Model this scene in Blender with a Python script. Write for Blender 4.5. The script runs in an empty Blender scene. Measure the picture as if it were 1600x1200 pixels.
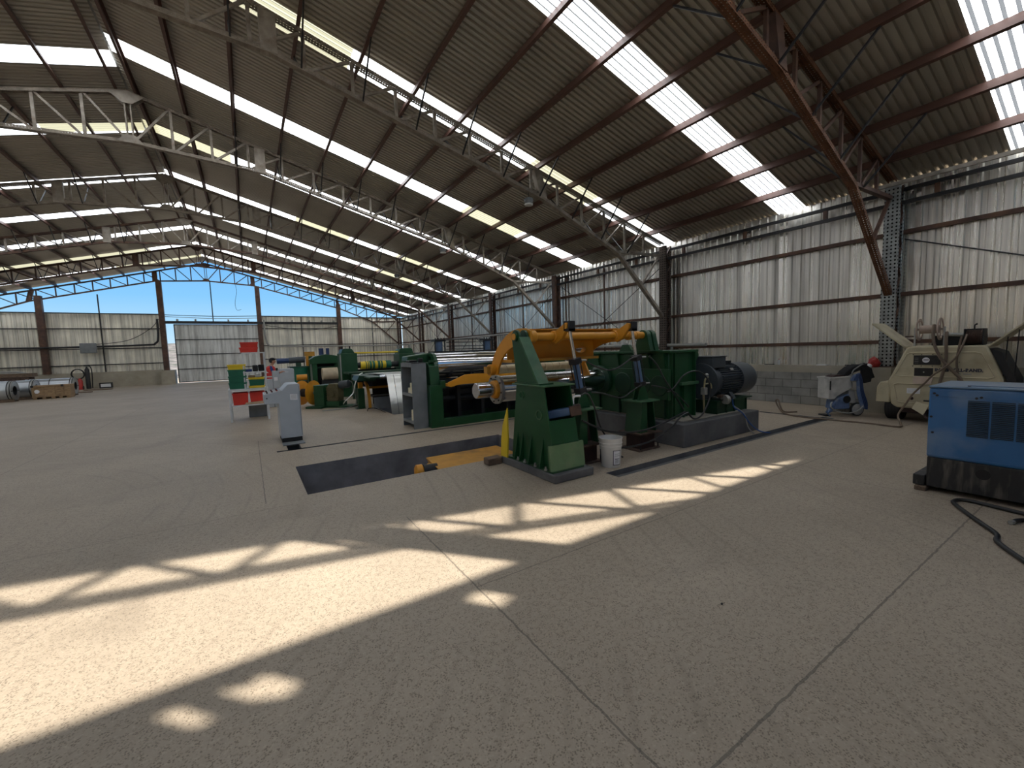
import bpy, bmesh, math, random
from mathutils import Vector, Matrix
random.seed(7)
S = bpy.context.scene
COL = S.collection
R = math.radians
# ------------------------------------------------------------------ camera, sky, sun, exposure
cam = bpy.data.objects.new('camera', bpy.data.cameras.new('camera')); COL.objects.link(cam)
YAW, PITCH, ROLL, F = R(32.3785), R(4.767), R(-1.8609), 646.0
fwd = Vector((math.sin(YAW)*math.cos(PITCH), math.cos(YAW)*math.cos(PITCH), -math.sin(PITCH)))
rgt = Vector((math.cos(YAW), -math.sin(YAW), 0)); upv = rgt.cross(fwd)
rr = rgt*math.cos(ROLL)+upv*math.sin(ROLL); uu = -rgt*math.sin(ROLL)+upv*math.cos(ROLL)
m3 = Matrix((rr, uu, -fwd)).transposed()
cam.matrix_world = Matrix.Translation((0, 0, 1.6)) @ m3.to_4x4()
cam.data.sensor_width = 36; cam.data.lens = F/1600*36; cam.data.clip_start = .05; cam.data.clip_end = 2000
S.camera = cam
S.view_settings.view_transform = 'Standard'; S.view_settings.look = 'None'
S.view_settings.gamma = 1; S.view_settings.use_curve_mapping = False
S.view_settings.exposure = 0.35
W = bpy.data.worlds.new('sky'); S.world = W; W.use_nodes = True
wn, wl = W.node_tree.nodes, W.node_tree.links
wn.clear()
tc = wn.new('ShaderNodeTexCoord'); sp = wn.new('ShaderNodeSeparateXYZ'); rmp = wn.new('ShaderNodeValToRGB')
bg = wn.new('ShaderNodeBackground'); wo = wn.new('ShaderNodeOutputWorld')
wl.new(tc.outputs['Generated'], sp.inputs[0]); wl.new(sp.outputs['Z'], rmp.inputs[0])
wl.new(rmp.outputs[0], bg.inputs[0]); wl.new(bg.outputs[0], wo.inputs[0])
e = rmp.color_ramp.elements
e[0].position = 0.0; e[0].color = (.62, .80, .93, 1)
e[1].position = 0.6; e[1].color = (.12, .36, .85, 1)
for p, c in ((.05, (.46, .72, .93, 1)), (.12, (.24, .57, .93, 1)), (.2, (.17, .47, .90, 1))):
    q = e.new(p); q.color = c
bg.inputs[1].default_value = .85
sun = bpy.data.objects.new('sun', bpy.data.lights.new('sun', 'SUN')); COL.objects.link(sun)
sd = Vector((1.0, -1.14, 1.0)).normalized()
sun.rotation_euler = sd.to_track_quat('Z', 'Y').to_euler()
SHEET_GLOW = 2.3                                  # emission added to the roof sheets, standing in for daylight to brighten the hall
sun.data.energy = 11.5; sun.data.angle = R(.53); sun.data.color = (1, .945, .85)

# ------------------------------------------------------------------ helpers
def setp(o, label=None, cat=None, group=None, kind=None):
    if label: o['label'] = label
    if cat: o['category'] = cat
    if group: o['group'] = group
    if kind: o['kind'] = kind
    return o
class MB:
    def __init__(s): s.v = []; s.f = []; s.uv = []; s.M = Matrix.Identity(4)
    def add(s, vs, fs, uvs=None):
        b = len(s.v); s.v += [tuple(s.M @ Vector(p)) for p in vs]
        for i, f in enumerate(fs):
            s.f.append([b+k for k in f]); s.uv.append(uvs[i] if uvs else [(0, 0)]*len(f))
        return s
    def box(s, x0, x1, y0, y1, z0, z1):
        v = [(x, y, z) for z in (z0, z1) for y in (y0, y1) for x in (x0, x1)]
        return s.add(v, [(0, 2, 3, 1), (4, 5, 7, 6), (0, 1, 5, 4), (2, 6, 7, 3), (0, 4, 6, 2), (1, 3, 7, 5)])
    def prof(s, pts, p0, p1, up=(0, 0, 1), closed=True, cap=True, vscale=True):
        """extrude the 2-d outline pts (side, up) from p0 to p1"""
        p0 = Vector(p0); p1 = Vector(p1); d = (p1-p0); L = d.length; d.normalize(); up = Vector(up)
        sd_ = d.cross(up)
        if sd_.length < 1e-5: sd_ = d.cross(Vector((1, 0, 0)))
        sd_.normalize(); u_ = sd_.cross(d)
        n = len(pts); vs = [p0+sd_*a+u_*b for a, b in pts]+[p1+sd_*a+u_*b for a, b in pts]
        per = [0]
        for i in range(n): per.append(per[-1]+math.dist(pts[i], pts[(i+1) % n]))
        fs, uv = [], []
        for i in range(n if closed else n-1):
            j = (i+1) % n; fs.append((i, n+i, n+j, j)); uv.append([(0, per[i]), (L, per[i]), (L, per[i+1]), (0, per[i+1])])
        if cap and closed:
            fs.append(tuple(range(n))); uv.append([(0, 0)]*n); fs.append(tuple(range(2*n-1, n-1, -1))); uv.append([(0, 0)]*n)
        return s.add(vs, fs, uv)
    def bar(s, p0, p1, w, h, up=(0, 0, 1)):
        return s.prof([(-w/2, -h/2), (w/2, -h/2), (w/2, h/2), (-w/2, h/2)], p0, p1, up)
    def chan(s, p0, p1, w, h, t=.006, up=(0, 0, 1)):
        return s.prof([(-w/2, -h/2), (w/2, -h/2), (w/2, h/2), (w/2-t, h/2), (w/2-t, -h/2+t), (-w/2+t, -h/2+t), (-w/2+t, h/2), (-w/2, h/2)], p0, p1, up)
    def cee(s, p0, p1, w, h, t=.006, up=(0, 0, 1), flip=1):
        a = flip
        pts = [(-w/2, -h/2), (w/2, -h/2), (w/2, -h/2+t), (-w/2+t, -h/2+t), (-w/2+t, h/2-t), (w/2, h/2-t), (w/2, h/2), (-w/2, h/2)]
        return s.prof([(p*a, q) for p, q in pts], p0, p1, up)
    def cyl(s, p0, p1, r, r2=None, n=20, cap=True):
        p0 = Vector(p0); p1 = Vector(p1); d = (p1-p0).normalized(); r2 = r if r2 is None else r2
        a = Vector((0, 0, 1)) if abs(d.z) < .9 else Vector((1, 0, 0)); x = d.cross(a).normalized(); y = d.cross(x)
        vs = [p+(x*math.cos(t)+y*math.sin(t))*q for p, q in ((p0, r), (p1, r2)) for t in [2*math.pi*i/n for i in range(n)]]
        fs = [(i, (i+1) % n, n+(i+1) % n, n+i) for i in range(n)]
        if cap: fs += [tuple(range(n-1, -1, -1)), tuple(range(n, 2*n))]
        return s.add(vs, fs)
    def lathe(s, prof, p0, axis, n=28, cap=True):
        """prof: list of (t along axis, radius)"""
        p0 = Vector(p0); d = Vector(axis).normalized(); a = Vector((0, 0, 1)) if abs(d.z) < .9 else Vector((1, 0, 0))
        x = d.cross(a).normalized(); y = d.cross(x); vs = []; fs = []
        for t, r in prof:
            for i in range(n):
                g = 2*math.pi*i/n; vs.append(p0+d*t+(x*math.cos(g)+y*math.sin(g))*r)
        for k in range(len(prof)-1):
            for i in range(n):
                j = (i+1) % n; fs.append((k*n+i, k*n+j, (k+1)*n+j, (k+1)*n+i))
        if cap:
            fs.append(tuple(range(n-1, -1, -1))); fs.append(tuple((len(prof)-1)*n+i for i in range(n)))
        return s.add(vs, fs)
    def tube(s, pts, r, n=8, closed=False):
        P = [Vector(p) for p in pts]; Q = []
        m = len(P)
        for i in range(m-1):
            a, b, c, d = P[max(i-1, 0)], P[i], P[i+1], P[min(i+2, m-1)]
            k = max(2, min(8, int((c-b).length/.04)))
            for j in range(k):
                t = j/k
                Q.append(.5*((2*b)+(c-a)*t+(2*a-5*b+4*c-d)*t*t+(3*b-a-3*c+d)*t**3))
        Q.append(P[-1]); vs = []; fs = []
        x = None
        for i, q in enumerate(Q):
            t = (Q[min(i+1, len(Q)-1)]-Q[max(i-1, 0)])
            t = t.normalized() if t.length > 1e-9 else Vector((1, 0, 0))
            if x is None: x = t.orthogonal().normalized()
            x = (x-t*x.dot(t)).normalized(); y = t.cross(x)
            vs += [q+(x*math.cos(g)+y*math.sin(g))*r for g in [2*math.pi*k/n for k in range(n)]]
        for i in range(len(Q)-1):
            for k in range(n):
                j = (k+1) % n; fs.append((i*n+k, i*n+j, (i+1)*n+j, (i+1)*n+k))
        fs.append(tuple(range(n-1, -1, -1))); fs.append(tuple((len(Q)-1)*n+k for k in range(n)))
        return s.add(vs, fs)
    def prism(s, poly, a0, a1, axis='x'):
        """poly in the two other axes: x->(y,z)  y->(x,z)  z->(x,y)"""
        def P(p, a): return (a, p[0], p[1]) if axis == 'x' else ((p[0], a, p[1]) if axis == 'y' else (p[0], p[1], a))
        n = len(poly); vs = [P(p, a0) for p in poly]+[P(p, a1) for p in poly]
        fs = [(i, (i+1) % n, n+(i+1) % n, n+i) for i in range(n)]+[tuple(range(n-1, -1, -1)), tuple(range(n, 2*n))]
        return s.add(vs, fs)
    def ring(s, p0, p1, ro, ri, n=28):
        p0 = Vector(p0); p1 = Vector(p1); L = (p1-p0).length
        return s.lathe([(0, ri), (0, ro), (L, ro), (L, ri), (0, ri)], p0, p1-p0, n, cap=False)
    def sphere(s, c, rx, ry=None, rz=None, n=14):
        ry = ry or rx; rz = rz or rx; vs = [(c[0], c[1], c[2]-rz)]; fs = []; m = n//2
        for k in range(1, m):
            a = -math.pi/2+math.pi*k/m
            vs += [(c[0]+rx*math.cos(a)*math.cos(2*math.pi*i/n), c[1]+ry*math.cos(a)*math.sin(2*math.pi*i/n), c[2]+rz*math.sin(a)) for i in range(n)]
        vs.append((c[0], c[1], c[2]+rz))
        for i in range(n): fs.append((0, 1+(i+1) % n, 1+i)); fs.append((len(vs)-1, 1+(m-2)*n+i, 1+(m-2)*n+(i+1) % n))
        for k in range(m-2):
            for i in range(n): j = (i+1) % n; fs.append((1+k*n+i, 1+k*n+j, 1+(k+1)*n+j, 1+(k+1)*n+i))
        return s.add(vs, fs)
    def mesh(s, name, mat, off=None, smooth=True):
        me = bpy.data.meshes.new(name); off = Vector(off or (0, 0, 0))
        me.from_pydata([tuple(Vector(p)-off) for p in s.v], [], s.f)
        uvl = me.uv_layers.new(name='UVMap'); k = 0
        for poly, uv in zip(me.polygons, s.uv):
            for t in range(poly.loop_total): uvl.data[k].uv = uv[t]; k += 1
        bm = bmesh.new(); bm.from_mesh(me); bmesh.ops.recalc_face_normals(bm, faces=bm.faces); bm.to_mesh(me); bm.free()
        if smooth:
            me.polygons.foreach_set('use_smooth', [True]*len(me.polygons)); me.set_sharp_from_angle(angle=R(38))
        me.materials.append(mat); return me
def center(mb):
    xs, ys, zs = zip(*mb.v); return Vector(((min(xs)+max(xs))/2, (min(ys)+max(ys))/2, min(zs)))
def T(name, label, cat, loc, rz=0, group=None):
    o = bpy.data.objects.new(name, None); COL.objects.link(o); o.location = loc; o.rotation_euler = (0, 0, rz); o.empty_display_size = .1
    o['_w'] = 0 if rz else 1
    return setp(o, label, cat, group)
def part(name, mb, mat, root, label=None, bevel=0, world=None):
    """world coordinates unless the root is rotated (then root-local)"""
    base = Vector((0, 0, 0)); r = root
    if r.get('_w', 1):
        base = Vector(r.location)
        while r.parent: r = r.parent; base = base+Vector(r.location)
        if not r.get('_w', 1): base = Vector((0, 0, 0))
    o = bpy.data.objects.new(name, mb.mesh(name, mat, base)); COL.objects.link(o); o.parent = root
    if root.get('_w', 1) == 0 or (root.parent and root.parent.get('_w', 1) == 0): o['_w'] = 0
    if label: o['label'] = label
    if bevel: b = o.modifiers.new('bevel', 'BEVEL'); b.width = bevel; b.segments = 2; b.limit_method = 'ANGLE'
    return o
def single(name, mb, mat, label, cat, group=None, bevel=0):
    c = center(mb); o = bpy.data.objects.new(name, mb.mesh(name, mat, c)); o.location = c; COL.objects.link(o)
    if bevel: b = o.modifiers.new('bevel', 'BEVEL'); b.width = bevel; b.segments = 2; b.limit_method = 'ANGLE'
    return setp(o, label, cat, group)
def struct(name, mb, mat, parent=None, smooth=True):
    o = bpy.data.objects.new(name, mb.mesh(name, mat, None, smooth)); COL.objects.link(o)
    if parent: o.parent = parent
    else: o['kind'] = 'structure'
    return o
def copy_tree(o, parent=None):
    c = o.copy(); COL.objects.link(c)
    if parent: c.parent = parent
    for ch in [k for k in bpy.data.objects if k.parent == o]: copy_tree(ch, c)
    return c

# ------------------------------------------------------------------ materials
def nm(name):
    m = bpy.data.materials.new(name); m.use_nodes = True; return m, m.node_tree.nodes, m.node_tree.links, m.node_tree.nodes['Principled BSDF']
def mat(name, col, rough=.5, metal=0.0, var=.12, scale=6, dirt=None, dirt_amt=.0, bump=0.0, stretch=None, spec=.5):
    m, n, l, b = nm(name)
    tc = n.new('ShaderNodeTexCoord'); mp = n.new('ShaderNodeMapping'); no = n.new('ShaderNodeTexNoise')
    l.new(tc.outputs['Object'], mp.inputs[0]); l.new(mp.outputs[0], no.inputs[0])
    if stretch: mp.inputs['Scale'].default_value = stretch
    no.inputs['Scale'].default_value = scale; no.inputs['Detail'].default_value = 5
    r = n.new('ShaderNodeValToRGB'); l.new(no.outputs[0], r.inputs[0])
    c = col; r.color_ramp.elements[0].position = .3; r.color_ramp.elements[1].position = .7
    r.color_ramp.elements[0].color = (c[0]*(1-var), c[1]*(1-var), c[2]*(1-var), 1)
    r.color_ramp.elements[1].color = (min(1, c[0]*(1+var)), min(1, c[1]*(1+var)), min(1, c[2]*(1+var)), 1)
    out = r.outputs[0]
    if dirt:
        n2 = n.new('ShaderNodeTexNoise'); n2.inputs['Scale'].default_value = scale*.6; n2.inputs['Detail'].default_value = 8; l.new(mp.outputs[0], n2.inputs[0])
        r2 = n.new('ShaderNodeValToRGB'); r2.color_ramp.elements[0].position = .5; r2.color_ramp.elements[1].position = .68; l.new(n2.outputs[0], r2.inputs[0])
        mu = n.new('ShaderNodeMath'); mu.operation = 'MULTIPLY'; mu.inputs[1].default_value = dirt_amt; l.new(r2.outputs[0], mu.inputs[0])
        mx = n.new('ShaderNodeMix'); mx.data_type = 'RGBA'; l.new(mu.outputs[0], mx.inputs[0]); l.new(out, mx.inputs[6]); mx.inputs[7].default_value = (*dirt, 1); out = mx.outputs[2]
    l.new(out, b.inputs['Base Color']); b.inputs['Roughness'].default_value = rough; b.inputs['Metallic'].default_value = metal
    b.inputs['Specular IOR Level'].default_value = spec
    if bump:
        bp = n.new('ShaderNodeBump'); bp.inputs['Strength'].default_value = bump; bp.inputs['Distance'].default_value = .02; l.new(no.outputs[0], bp.inputs['Height']); l.new(bp.outputs[0], b.inputs['Normal'])
    return m
def perforated(name, col, rough, metal, pu=.05, pv=.045, rad=.28, var=.3, painted_holes=False):
    m = mat(name, col, rough, metal, var=var, scale=8); n, l = m.node_tree.nodes, m.node_tree.links
    uv = n.new('ShaderNodeUVMap'); s = n.new('ShaderNodeSeparateXYZ'); l.new(uv.outputs[0], s.inputs[0])
    def frac(o, p):
        a = n.new('ShaderNodeMath'); a.operation = 'DIVIDE'; a.inputs[1].default_value = p; l.new(o, a.inputs[0])
        f = n.new('ShaderNodeMath'); f.operation = 'FRACT'; l.new(a.outputs[0], f.inputs[0])
        g = n.new('ShaderNodeMath'); g.operation = 'SUBTRACT'; g.inputs[1].default_value = .5; l.new(f.outputs[0], g.inputs[0])
        h = n.new('ShaderNodeMath'); h.operation = 'POWER'; h.inputs[1].default_value = 2
        k = n.new('ShaderNodeMath'); k.operation = 'ABSOLUTE'; l.new(g.outputs[0], k.inputs[0]); l.new(k.outputs[0], h.inputs[0]); return h.outputs[0]
    a = frac(s.outputs['X'], pu); b = frac(s.outputs['Y'], pv)
    ad = n.new('ShaderNodeMath'); ad.operation = 'ADD'; l.new(a, ad.inputs[0]); l.new(b, ad.inputs[1])
    lt = n.new('ShaderNodeMath'); lt.operation = 'LESS_THAN'; lt.inputs[1].default_value = rad*rad; l.new(ad.outputs[0], lt.inputs[0])
    tr = n.new('ShaderNodeBsdfDiffuse' if painted_holes else 'ShaderNodeBsdfTransparent'); tr.inputs[0].default_value = (.015, .014, .013, 1) if painted_holes else (1, 1, 1, 1); mx = n.new('ShaderNodeMixShader'); l.new(lt.outputs[0], mx.inputs[0])  # column holes are opaque, painted near black as their shaded inside
    l.new(n['Principled BSDF'].outputs[0], mx.inputs[1]); l.new(tr.outputs[0], mx.inputs[2]); l.new(mx.outputs[0], n['Material Output'].inputs[0])
    return m
M = {}
M['steel_brown'] = mat('steel_brown', (.085, .045, .032), .55, .2, .35, 5, (.20, .10, .05), .5)
M['purlin'] = mat('purlin_paint', (.10, .050, .038), .5, .1, .2, 3)
M['steel_grey'] = mat('steel_grey', (.33, .295, .25), .55, .25, .3, 6, (.12, .06, .03), .6)
M['perf_rust'] = perforated('perforated_rust', (.15, .062, .028), .6, .2)
M['perf_grey'] = perforated('perforated_grey', (.29, .25, .205), .55, .3)
M['perf_galv'] = perforated('perforated_galvanised', (.30, .31, .30), .5, .4, .075, .068, .24, painted_holes=True)
M['perf_dark'] = perforated('perforated_dark', (.10, .075, .06), .55, .3, .075, .068, .24, painted_holes=True)
M['galv_bars'] = mat('galvanised_bars', (.32, .32, .30), .45, .5, .2, 5)
M['green'] = mat('machine_green', (.009, .062, .020), .36, 0, .15, 3, (.02, .085, .035), .5)
M['green_dark'] = mat('machine_green_dark', (.007, .042, .018), .42, 0, .2, 4)
M['green_pale'] = mat('worn_green', (.035, .115, .05), .5, 0, .2, 5, (.10, .14, .07), .7)
M['green_faded'] = mat('faded_green', (.085, .17, .075), .5, 0, .15, 6, (.16, .2, .11), .6)
M['orange'] = mat('machine_orange', (.70, .30, .02), .38, 0, .08, 3, (.35, .16, .02), .4)
M['orange_worn'] = mat('worn_orange', (.60, .29, .03), .55, 0, .15, 4, (.16, .09, .03), .7)
M['yellow'] = mat('yellow_paint', (.80, .58, .03), .4, 0, .06, 4)
M['chrome'] = mat('chrome_steel', (.62, .62, .63), .14, 1, .06, 2, stretch=(1, 14, 14))
M['chrome_rod'] = mat('polished_rod', (.75, .76, .80), .12, 1, .03, 4)
M['bright_strip'] = mat('steel_strip', (.80, .80, .77), .30, .9, .05, 3)
M['dark_metal'] = mat('dark_metal', (.03, .03, .032), .5, .4, .2, 5)
M['black'] = mat('black_rubber', (.012, .012, .013), .6, 0, .2, 6)
M['black_gloss'] = mat('black_panel', (.012, .012, .014), .3, 0, .1, 6)
M['blue_cyl'] = mat('cylinder_blue', (.10, .17, .29), .4, 0, .2, 5, (.03, .04, .06), .6)
M['navy'] = mat('navy_steel', (.02, .045, .13), .4, .1, .15, 5)
M['motor'] = mat('motor_grey', (.055, .065, .075), .45, .1, .15, 6)
M['rust'] = mat('rusty_steel', (.09, .055, .04), .75, .1, .4, 9)
M['rust_red'] = mat('dark_rust_red', (.035, .015, .012), .7, .1, .4, 9)
M['cream'] = mat('cream_nylon', (.84, .77, .55), .5, 0, .12, 5)
M['grey_cab'] = mat('grey_cabinet', (.20, .215, .225), .5, .2, .12, 5, (.26, .27, .28), .5)
M['light_grey'] = mat('light_grey_enamel', (.42, .46, .50), .42, 0, .05, 5)
M['pale_frame'] = mat('pale_painted_steel', (.60, .62, .63), .45, 0, .08, 6)
M['white'] = mat('white_plastic', (.72, .70, .65), .5, 0, .08, 6, (.35, .30, .22), .4)
M['paper'] = mat('white_paper', (.78, .78, .80), .6, 0, .03, 20)
M['ink'] = mat('dark_ink', (.03, .03, .05), .6)
M['red_bin'] = mat('red_plastic', (.62, .035, .02), .4, 0, .08, 5)
M['red_dark'] = mat('red_enamel', (.40, .02, .015), .4, 0, .15, 5)
M['green_bin'] = mat('green_plastic', (.012, .13, .075), .4, 0, .1, 5)
M['wood'] = mat('crate_wood', (.33, .22, .12), .8, 0, .3, 6, (.13, .08, .05), .5, stretch=(1, 6, 6))
M['wood_old'] = mat('weathered_wood', (.16, .11, .075), .85, 0, .35, 8, stretch=(1, 5, 5), bump=.6)
M['cardboard'] = mat('cardboard', (.42, .30, .19), .8, 0, .1, 6)
M['beige'] = mat('beige_paint', (.52, .46, .31), .5, 0, .08, 4, (.25, .20, .12), .55)
M['beige_pink'] = mat('beige_reel', (.45, .35, .28), .6, 0, .12, 8, (.2, .12, .09), .5)
M['blue_welder'] = mat('blue_enamel', (.033, .145, .35), .36, 0, .12, 3.2, (.20, .28, .40), .7)
M['blue_welder_top'] = mat('scuffed_blue_top', (.12, .20, .30), .3, 0, .15, 5, (.25, .27, .3), .5)
M['black_scuffed'] = mat('scuffed_black', (.02, .02, .022), .5, 0, .2, 4, (.20, .18, .15), .55, stretch=(6, 6, 1.2))
M['vent_blue'] = mat('vent_blue', (.05, .10, .17), .4)
M['spray_blue'] = mat('dusty_blue', (.10, .16, .30), .6, 0, .2, 9, (.42, .42, .42), .7)
M['spray_white'] = mat('splashed_tank', (.50, .49, .46), .7, 0, .15, 7, (.25, .24, .24), .6)
M['hose_brown'] = mat('brown_hose', (.16, .115, .08), .6, 0, .2, 8)
M['hose_black'] = mat('black_hose', (.02, .02, .021), .45, 0, .2, 8)
M['brass'] = mat('brass_fitting', (.45, .40, .24), .4, .7, .2, 9)
M['blue_tube'] = mat('blue_tube', (.03, .10, .32), .4)
M['gear_brown'] = mat('olive_gearbox', (.12, .10, .045), .55, .1, .25, 8)
M['skin'] = mat('skin', (.42, .22, .14), .55, 0, .05, 8)
M['cloth_blue'] = mat('blue_overall', (.03, .05, .20), .85, 0, .15, 12)
M['cloth_red'] = mat('red_vest', (.55, .04, .03), .8, 0, .1, 12)
M['cloth_black'] = mat('black_cloth', (.012, .012, .013), .9, 0, .2, 12)
M['reflective'] = mat('reflective_tape', (.65, .66, .62), .4)
M['glass_lamp'] = mat('lamp_glass', (.55, .55, .53), .25)
M['conduit'] = mat('grey_conduit', (.33, .33, .31), .45, .4, .1, 5)
M['cork'] = mat('pale_cork', (.6, .5, .35), .8)
M['turf'] = mat('dry_ground', (.38, .29, .20), .9, 0, .3, .2, (.10, .13, .05), .8)
M['hill'] = mat('town_hill', (.17, .145, .12), .9, 0, .7, .35, (.035, .05, .02), .8)

def concrete(name, c0, c1, dots=0.0, rough=.8, joints=None, scale=.5, marks=False):
    m, n, l, b = nm(name)
    tc = n.new('ShaderNodeTexCoord'); P = tc.outputs['Object']
    a = n.new('ShaderNodeTexNoise'); a.inputs['Scale'].default_value = scale; a.inputs['Detail'].default_value = 8; a.inputs['Roughness'].default_value = .6; l.new(P, a.inputs[0])
    r = n.new('ShaderNodeValToRGB'); r.color_ramp.elements[0].position = .3; r.color_ramp.elements[1].position = .7
    r.color_ramp.elements[0].color = (*c0, 1); r.color_ramp.elements[1].color = (*c1, 1); l.new(a.outputs[0], r.inputs[0]); out = r.outputs[0]
    def mult(out, fac_socket, col):
        mx = n.new('ShaderNodeMix'); mx.data_type = 'RGBA'; l.new(fac_socket, mx.inputs[0]); l.new(out, mx.inputs[6]); mx.inputs[7].default_value = (*col, 1); return mx.outputs[2]
    if dots:
        v = n.new('ShaderNodeTexVoronoi'); v.inputs['Scale'].default_value = 105; l.new(P, v.inputs[0])
        w = n.new('ShaderNodeTexNoise'); w.inputs['Scale'].default_value = 28; w.inputs['Detail'].default_value = 4; l.new(P, w.inputs[0])
        rv = n.new('ShaderNodeValToRGB'); rv.color_ramp.elements[0].position = .32; rv.color_ramp.elements[0].color = (1, 1, 1, 1); rv.color_ramp.elements[1].position = .50; rv.color_ramp.elements[1].color = (0, 0, 0, 1); l.new(v.outputs['Distance'], rv.inputs[0])
        rw = n.new('ShaderNodeValToRGB'); rw.color_ramp.elements[0].position = .40; rw.color_ramp.elements[1].position = .56; l.new(w.outputs[0], rw.inputs[0])
        mu = n.new('ShaderNodeMath'); mu.operation = 'MULTIPLY'; l.new(rv.outputs[0], mu.inputs[0]); l.new(rw.outputs[0], mu.inputs[1])
        mu2 = n.new('ShaderNodeMath'); mu2.operation = 'MULTIPLY'; mu2.inputs[1].default_value = dots; l.new(mu.outputs[0], mu2.inputs[0])
        out = mult(out, mu2.outputs[0], (c0[0]*.35, c0[1]*.33, c0[2]*.3))
        v2 = n.new('ShaderNodeTexNoise'); v2.inputs['Scale'].default_value = 60; v2.inputs['Detail'].default_value = 3; l.new(P, v2.inputs[0])
        rr2 = n.new('ShaderNodeValToRGB'); rr2.color_ramp.elements[0].position = .55; rr2.color_ramp.elements[1].position = .7; l.new(v2.outputs[0], rr2.inputs[0])
        mu3 = n.new('ShaderNodeMath'); mu3.operation = 'MULTIPLY'; mu3.inputs[1].default_value = .35; l.new(rr2.outputs[0], mu3.inputs[0])
        out = mult(out, mu3.outputs[0], (min(1, c1[0]*1.3), min(1, c1[1]*1.3), min(1, c1[2]*1.3)))
    if marks:
        w = n.new('ShaderNodeTexNoise'); w.inputs['Scale'].default_value = .9; w.inputs['Detail'].default_value = 6; w.inputs['Distortion'].default_value = 1.2; l.new(P, w.inputs[0])
        rw = n.new('ShaderNodeValToRGB'); rw.color_ramp.elements[0].position = .56; rw.color_ramp.elements[1].position = .75; l.new(w.outputs[0], rw.inputs[0])
        mu = n.new('ShaderNodeMath'); mu.operation = 'MULTIPLY'; mu.inputs[1].default_value = .35; l.new(rw.outputs[0], mu.inputs[0])
        out = mult(out, mu.outputs[0], (c0[0]*.6, c0[1]*.6, c0[2]*.6))
        # tyre marks: thin curved rings
        mp = n.new('ShaderNodeMapping'); mp.inputs['Location'].default_value = (4.5, -6, 0); l.new(P, mp.inputs[0])
        wv = n.new('ShaderNodeTexWave'); wv.wave_type = 'RINGS'; wv.rings_direction = 'Z'; wv.inputs['Scale'].default_value = 1.1; wv.inputs['Distortion'].default_value = 1.5; wv.inputs['Detail'].default_value = 2; wv.inputs['Detail Scale'].default_value = .4; l.new(mp.outputs[0], wv.inputs[0])
        rw = n.new('ShaderNodeValToRGB'); rw.color_ramp.elements[0].position = .93; rw.color_ramp.elements[1].position = 1; l.new(wv.outputs[0], rw.inputs[0])
        mk = n.new('ShaderNodeTexNoise'); mk.inputs['Scale'].default_value = .7; l.new(P, mk.inputs[0])
        rk = n.new('ShaderNodeValToRGB'); rk.color_ramp.elements[0].position = .42; rk.color_ramp.elements[1].position = .6; l.new(mk.outputs[0], rk.inputs[0])
        mu = n.new('ShaderNodeMath'); mu.operation = 'MULTIPLY'; l.new(rw.outputs[0], mu.inputs[0]); l.new(rk.outputs[0], mu.inputs[1])
        mu2 = n.new('ShaderNodeMath'); mu2.operation = 'MULTIPLY'; mu2.inputs[1].default_value = .22; l.new(mu.outputs[0], mu2.inputs[0])
        out = mult(out, mu2.outputs[0], (c0[0]*.5, c0[1]*.5, c0[2]*.5))
    if joints:
        s = n.new('ShaderNodeSeparateXYZ'); wob = n.new('ShaderNodeTexNoise'); wob.inputs['Scale'].default_value = 12; l.new(P, wob.inputs[0]); l.new(P, s.inputs[0])
        ww = n.new('ShaderNodeMath'); ww.operation = 'MULTIPLY_ADD'; ww.inputs[1].default_value = .02; ww.inputs[2].default_value = -.01; l.new(wob.outputs[0], ww.inputs[0])
        for ax, pos, lo, hi, wd in joints:
            o1 = s.outputs['X' if ax == 'x' else 'Y']; o2 = s.outputs['Y' if ax == 'x' else 'X']
            a1 = n.new('ShaderNodeMath'); a1.operation = 'ADD'; l.new(o1, a1.inputs[0]); l.new(ww.outputs[0], a1.inputs[1])
            c = n.new('ShaderNodeMath'); c.operation = 'COMPARE'; c.inputs[1].default_value = pos; c.inputs[2].default_value = wd; l.new(a1.outputs[0], c.inputs[0])
            d = n.new('ShaderNodeMath'); d.operation = 'COMPARE'; d.inputs[1].default_value = (lo+hi)/2; d.inputs[2].default_value = (hi-lo)/2; l.new(o2, d.inputs[0])
            mu = n.new('ShaderNodeMath'); mu.operation = 'MULTIPLY'; l.new(c.outputs[0], mu.inputs[0]); l.new(d.outputs[0], mu.inputs[1])
            mu2 = n.new('ShaderNodeMath'); mu2.operation = 'MULTIPLY'; mu2.inputs[1].default_value = .6; l.new(mu.outputs[0], mu2.inputs[0])
            out = mult(out, mu2.outputs[0], (.06, .052, .045))
    l.new(out, b.inputs['Base Color']); b.inputs['Roughness'].default_value = rough
    bn = n.new('ShaderNodeTexNoise'); bn.inputs['Scale'].default_value = 90; bn.inputs['Detail'].default_value = 4; l.new(P, bn.inputs[0])
    bp = n.new('ShaderNodeBump'); bp.inputs['Strength'].default_value = .35; bp.inputs['Distance'].default_value = .004; l.new(bn.outputs[0], bp.inputs['Height']); l.new(bp.outputs[0], b.inputs['Normal'])
    return m
M['floor'] = concrete('floor_concrete', (.31, .252, .188), (.43, .358, .272), dots=.7, rough=.55, marks=True, scale=.45,
    joints=[('x', 1.2, -3, 3.9, .006), ('y', .83, -3, 12, .006), ('y', 2.42, 1.2, 12, .004), ('x', .05, 5.2, 9.3, .006), ('x', 5.65, .85, 3.5, .004), ('y', 5.0, -8, .3, .004), ('x', -3.2, 3, 20, .005), ('y', 12.0, -14, 2.8, .006), ('y', 20.0, -14, 2.8, .006)])
M['conc_dark'] = concrete('dark_concrete', (.075, .075, .08), (.16, .158, .155), scale=2.2, rough=.8)
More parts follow.
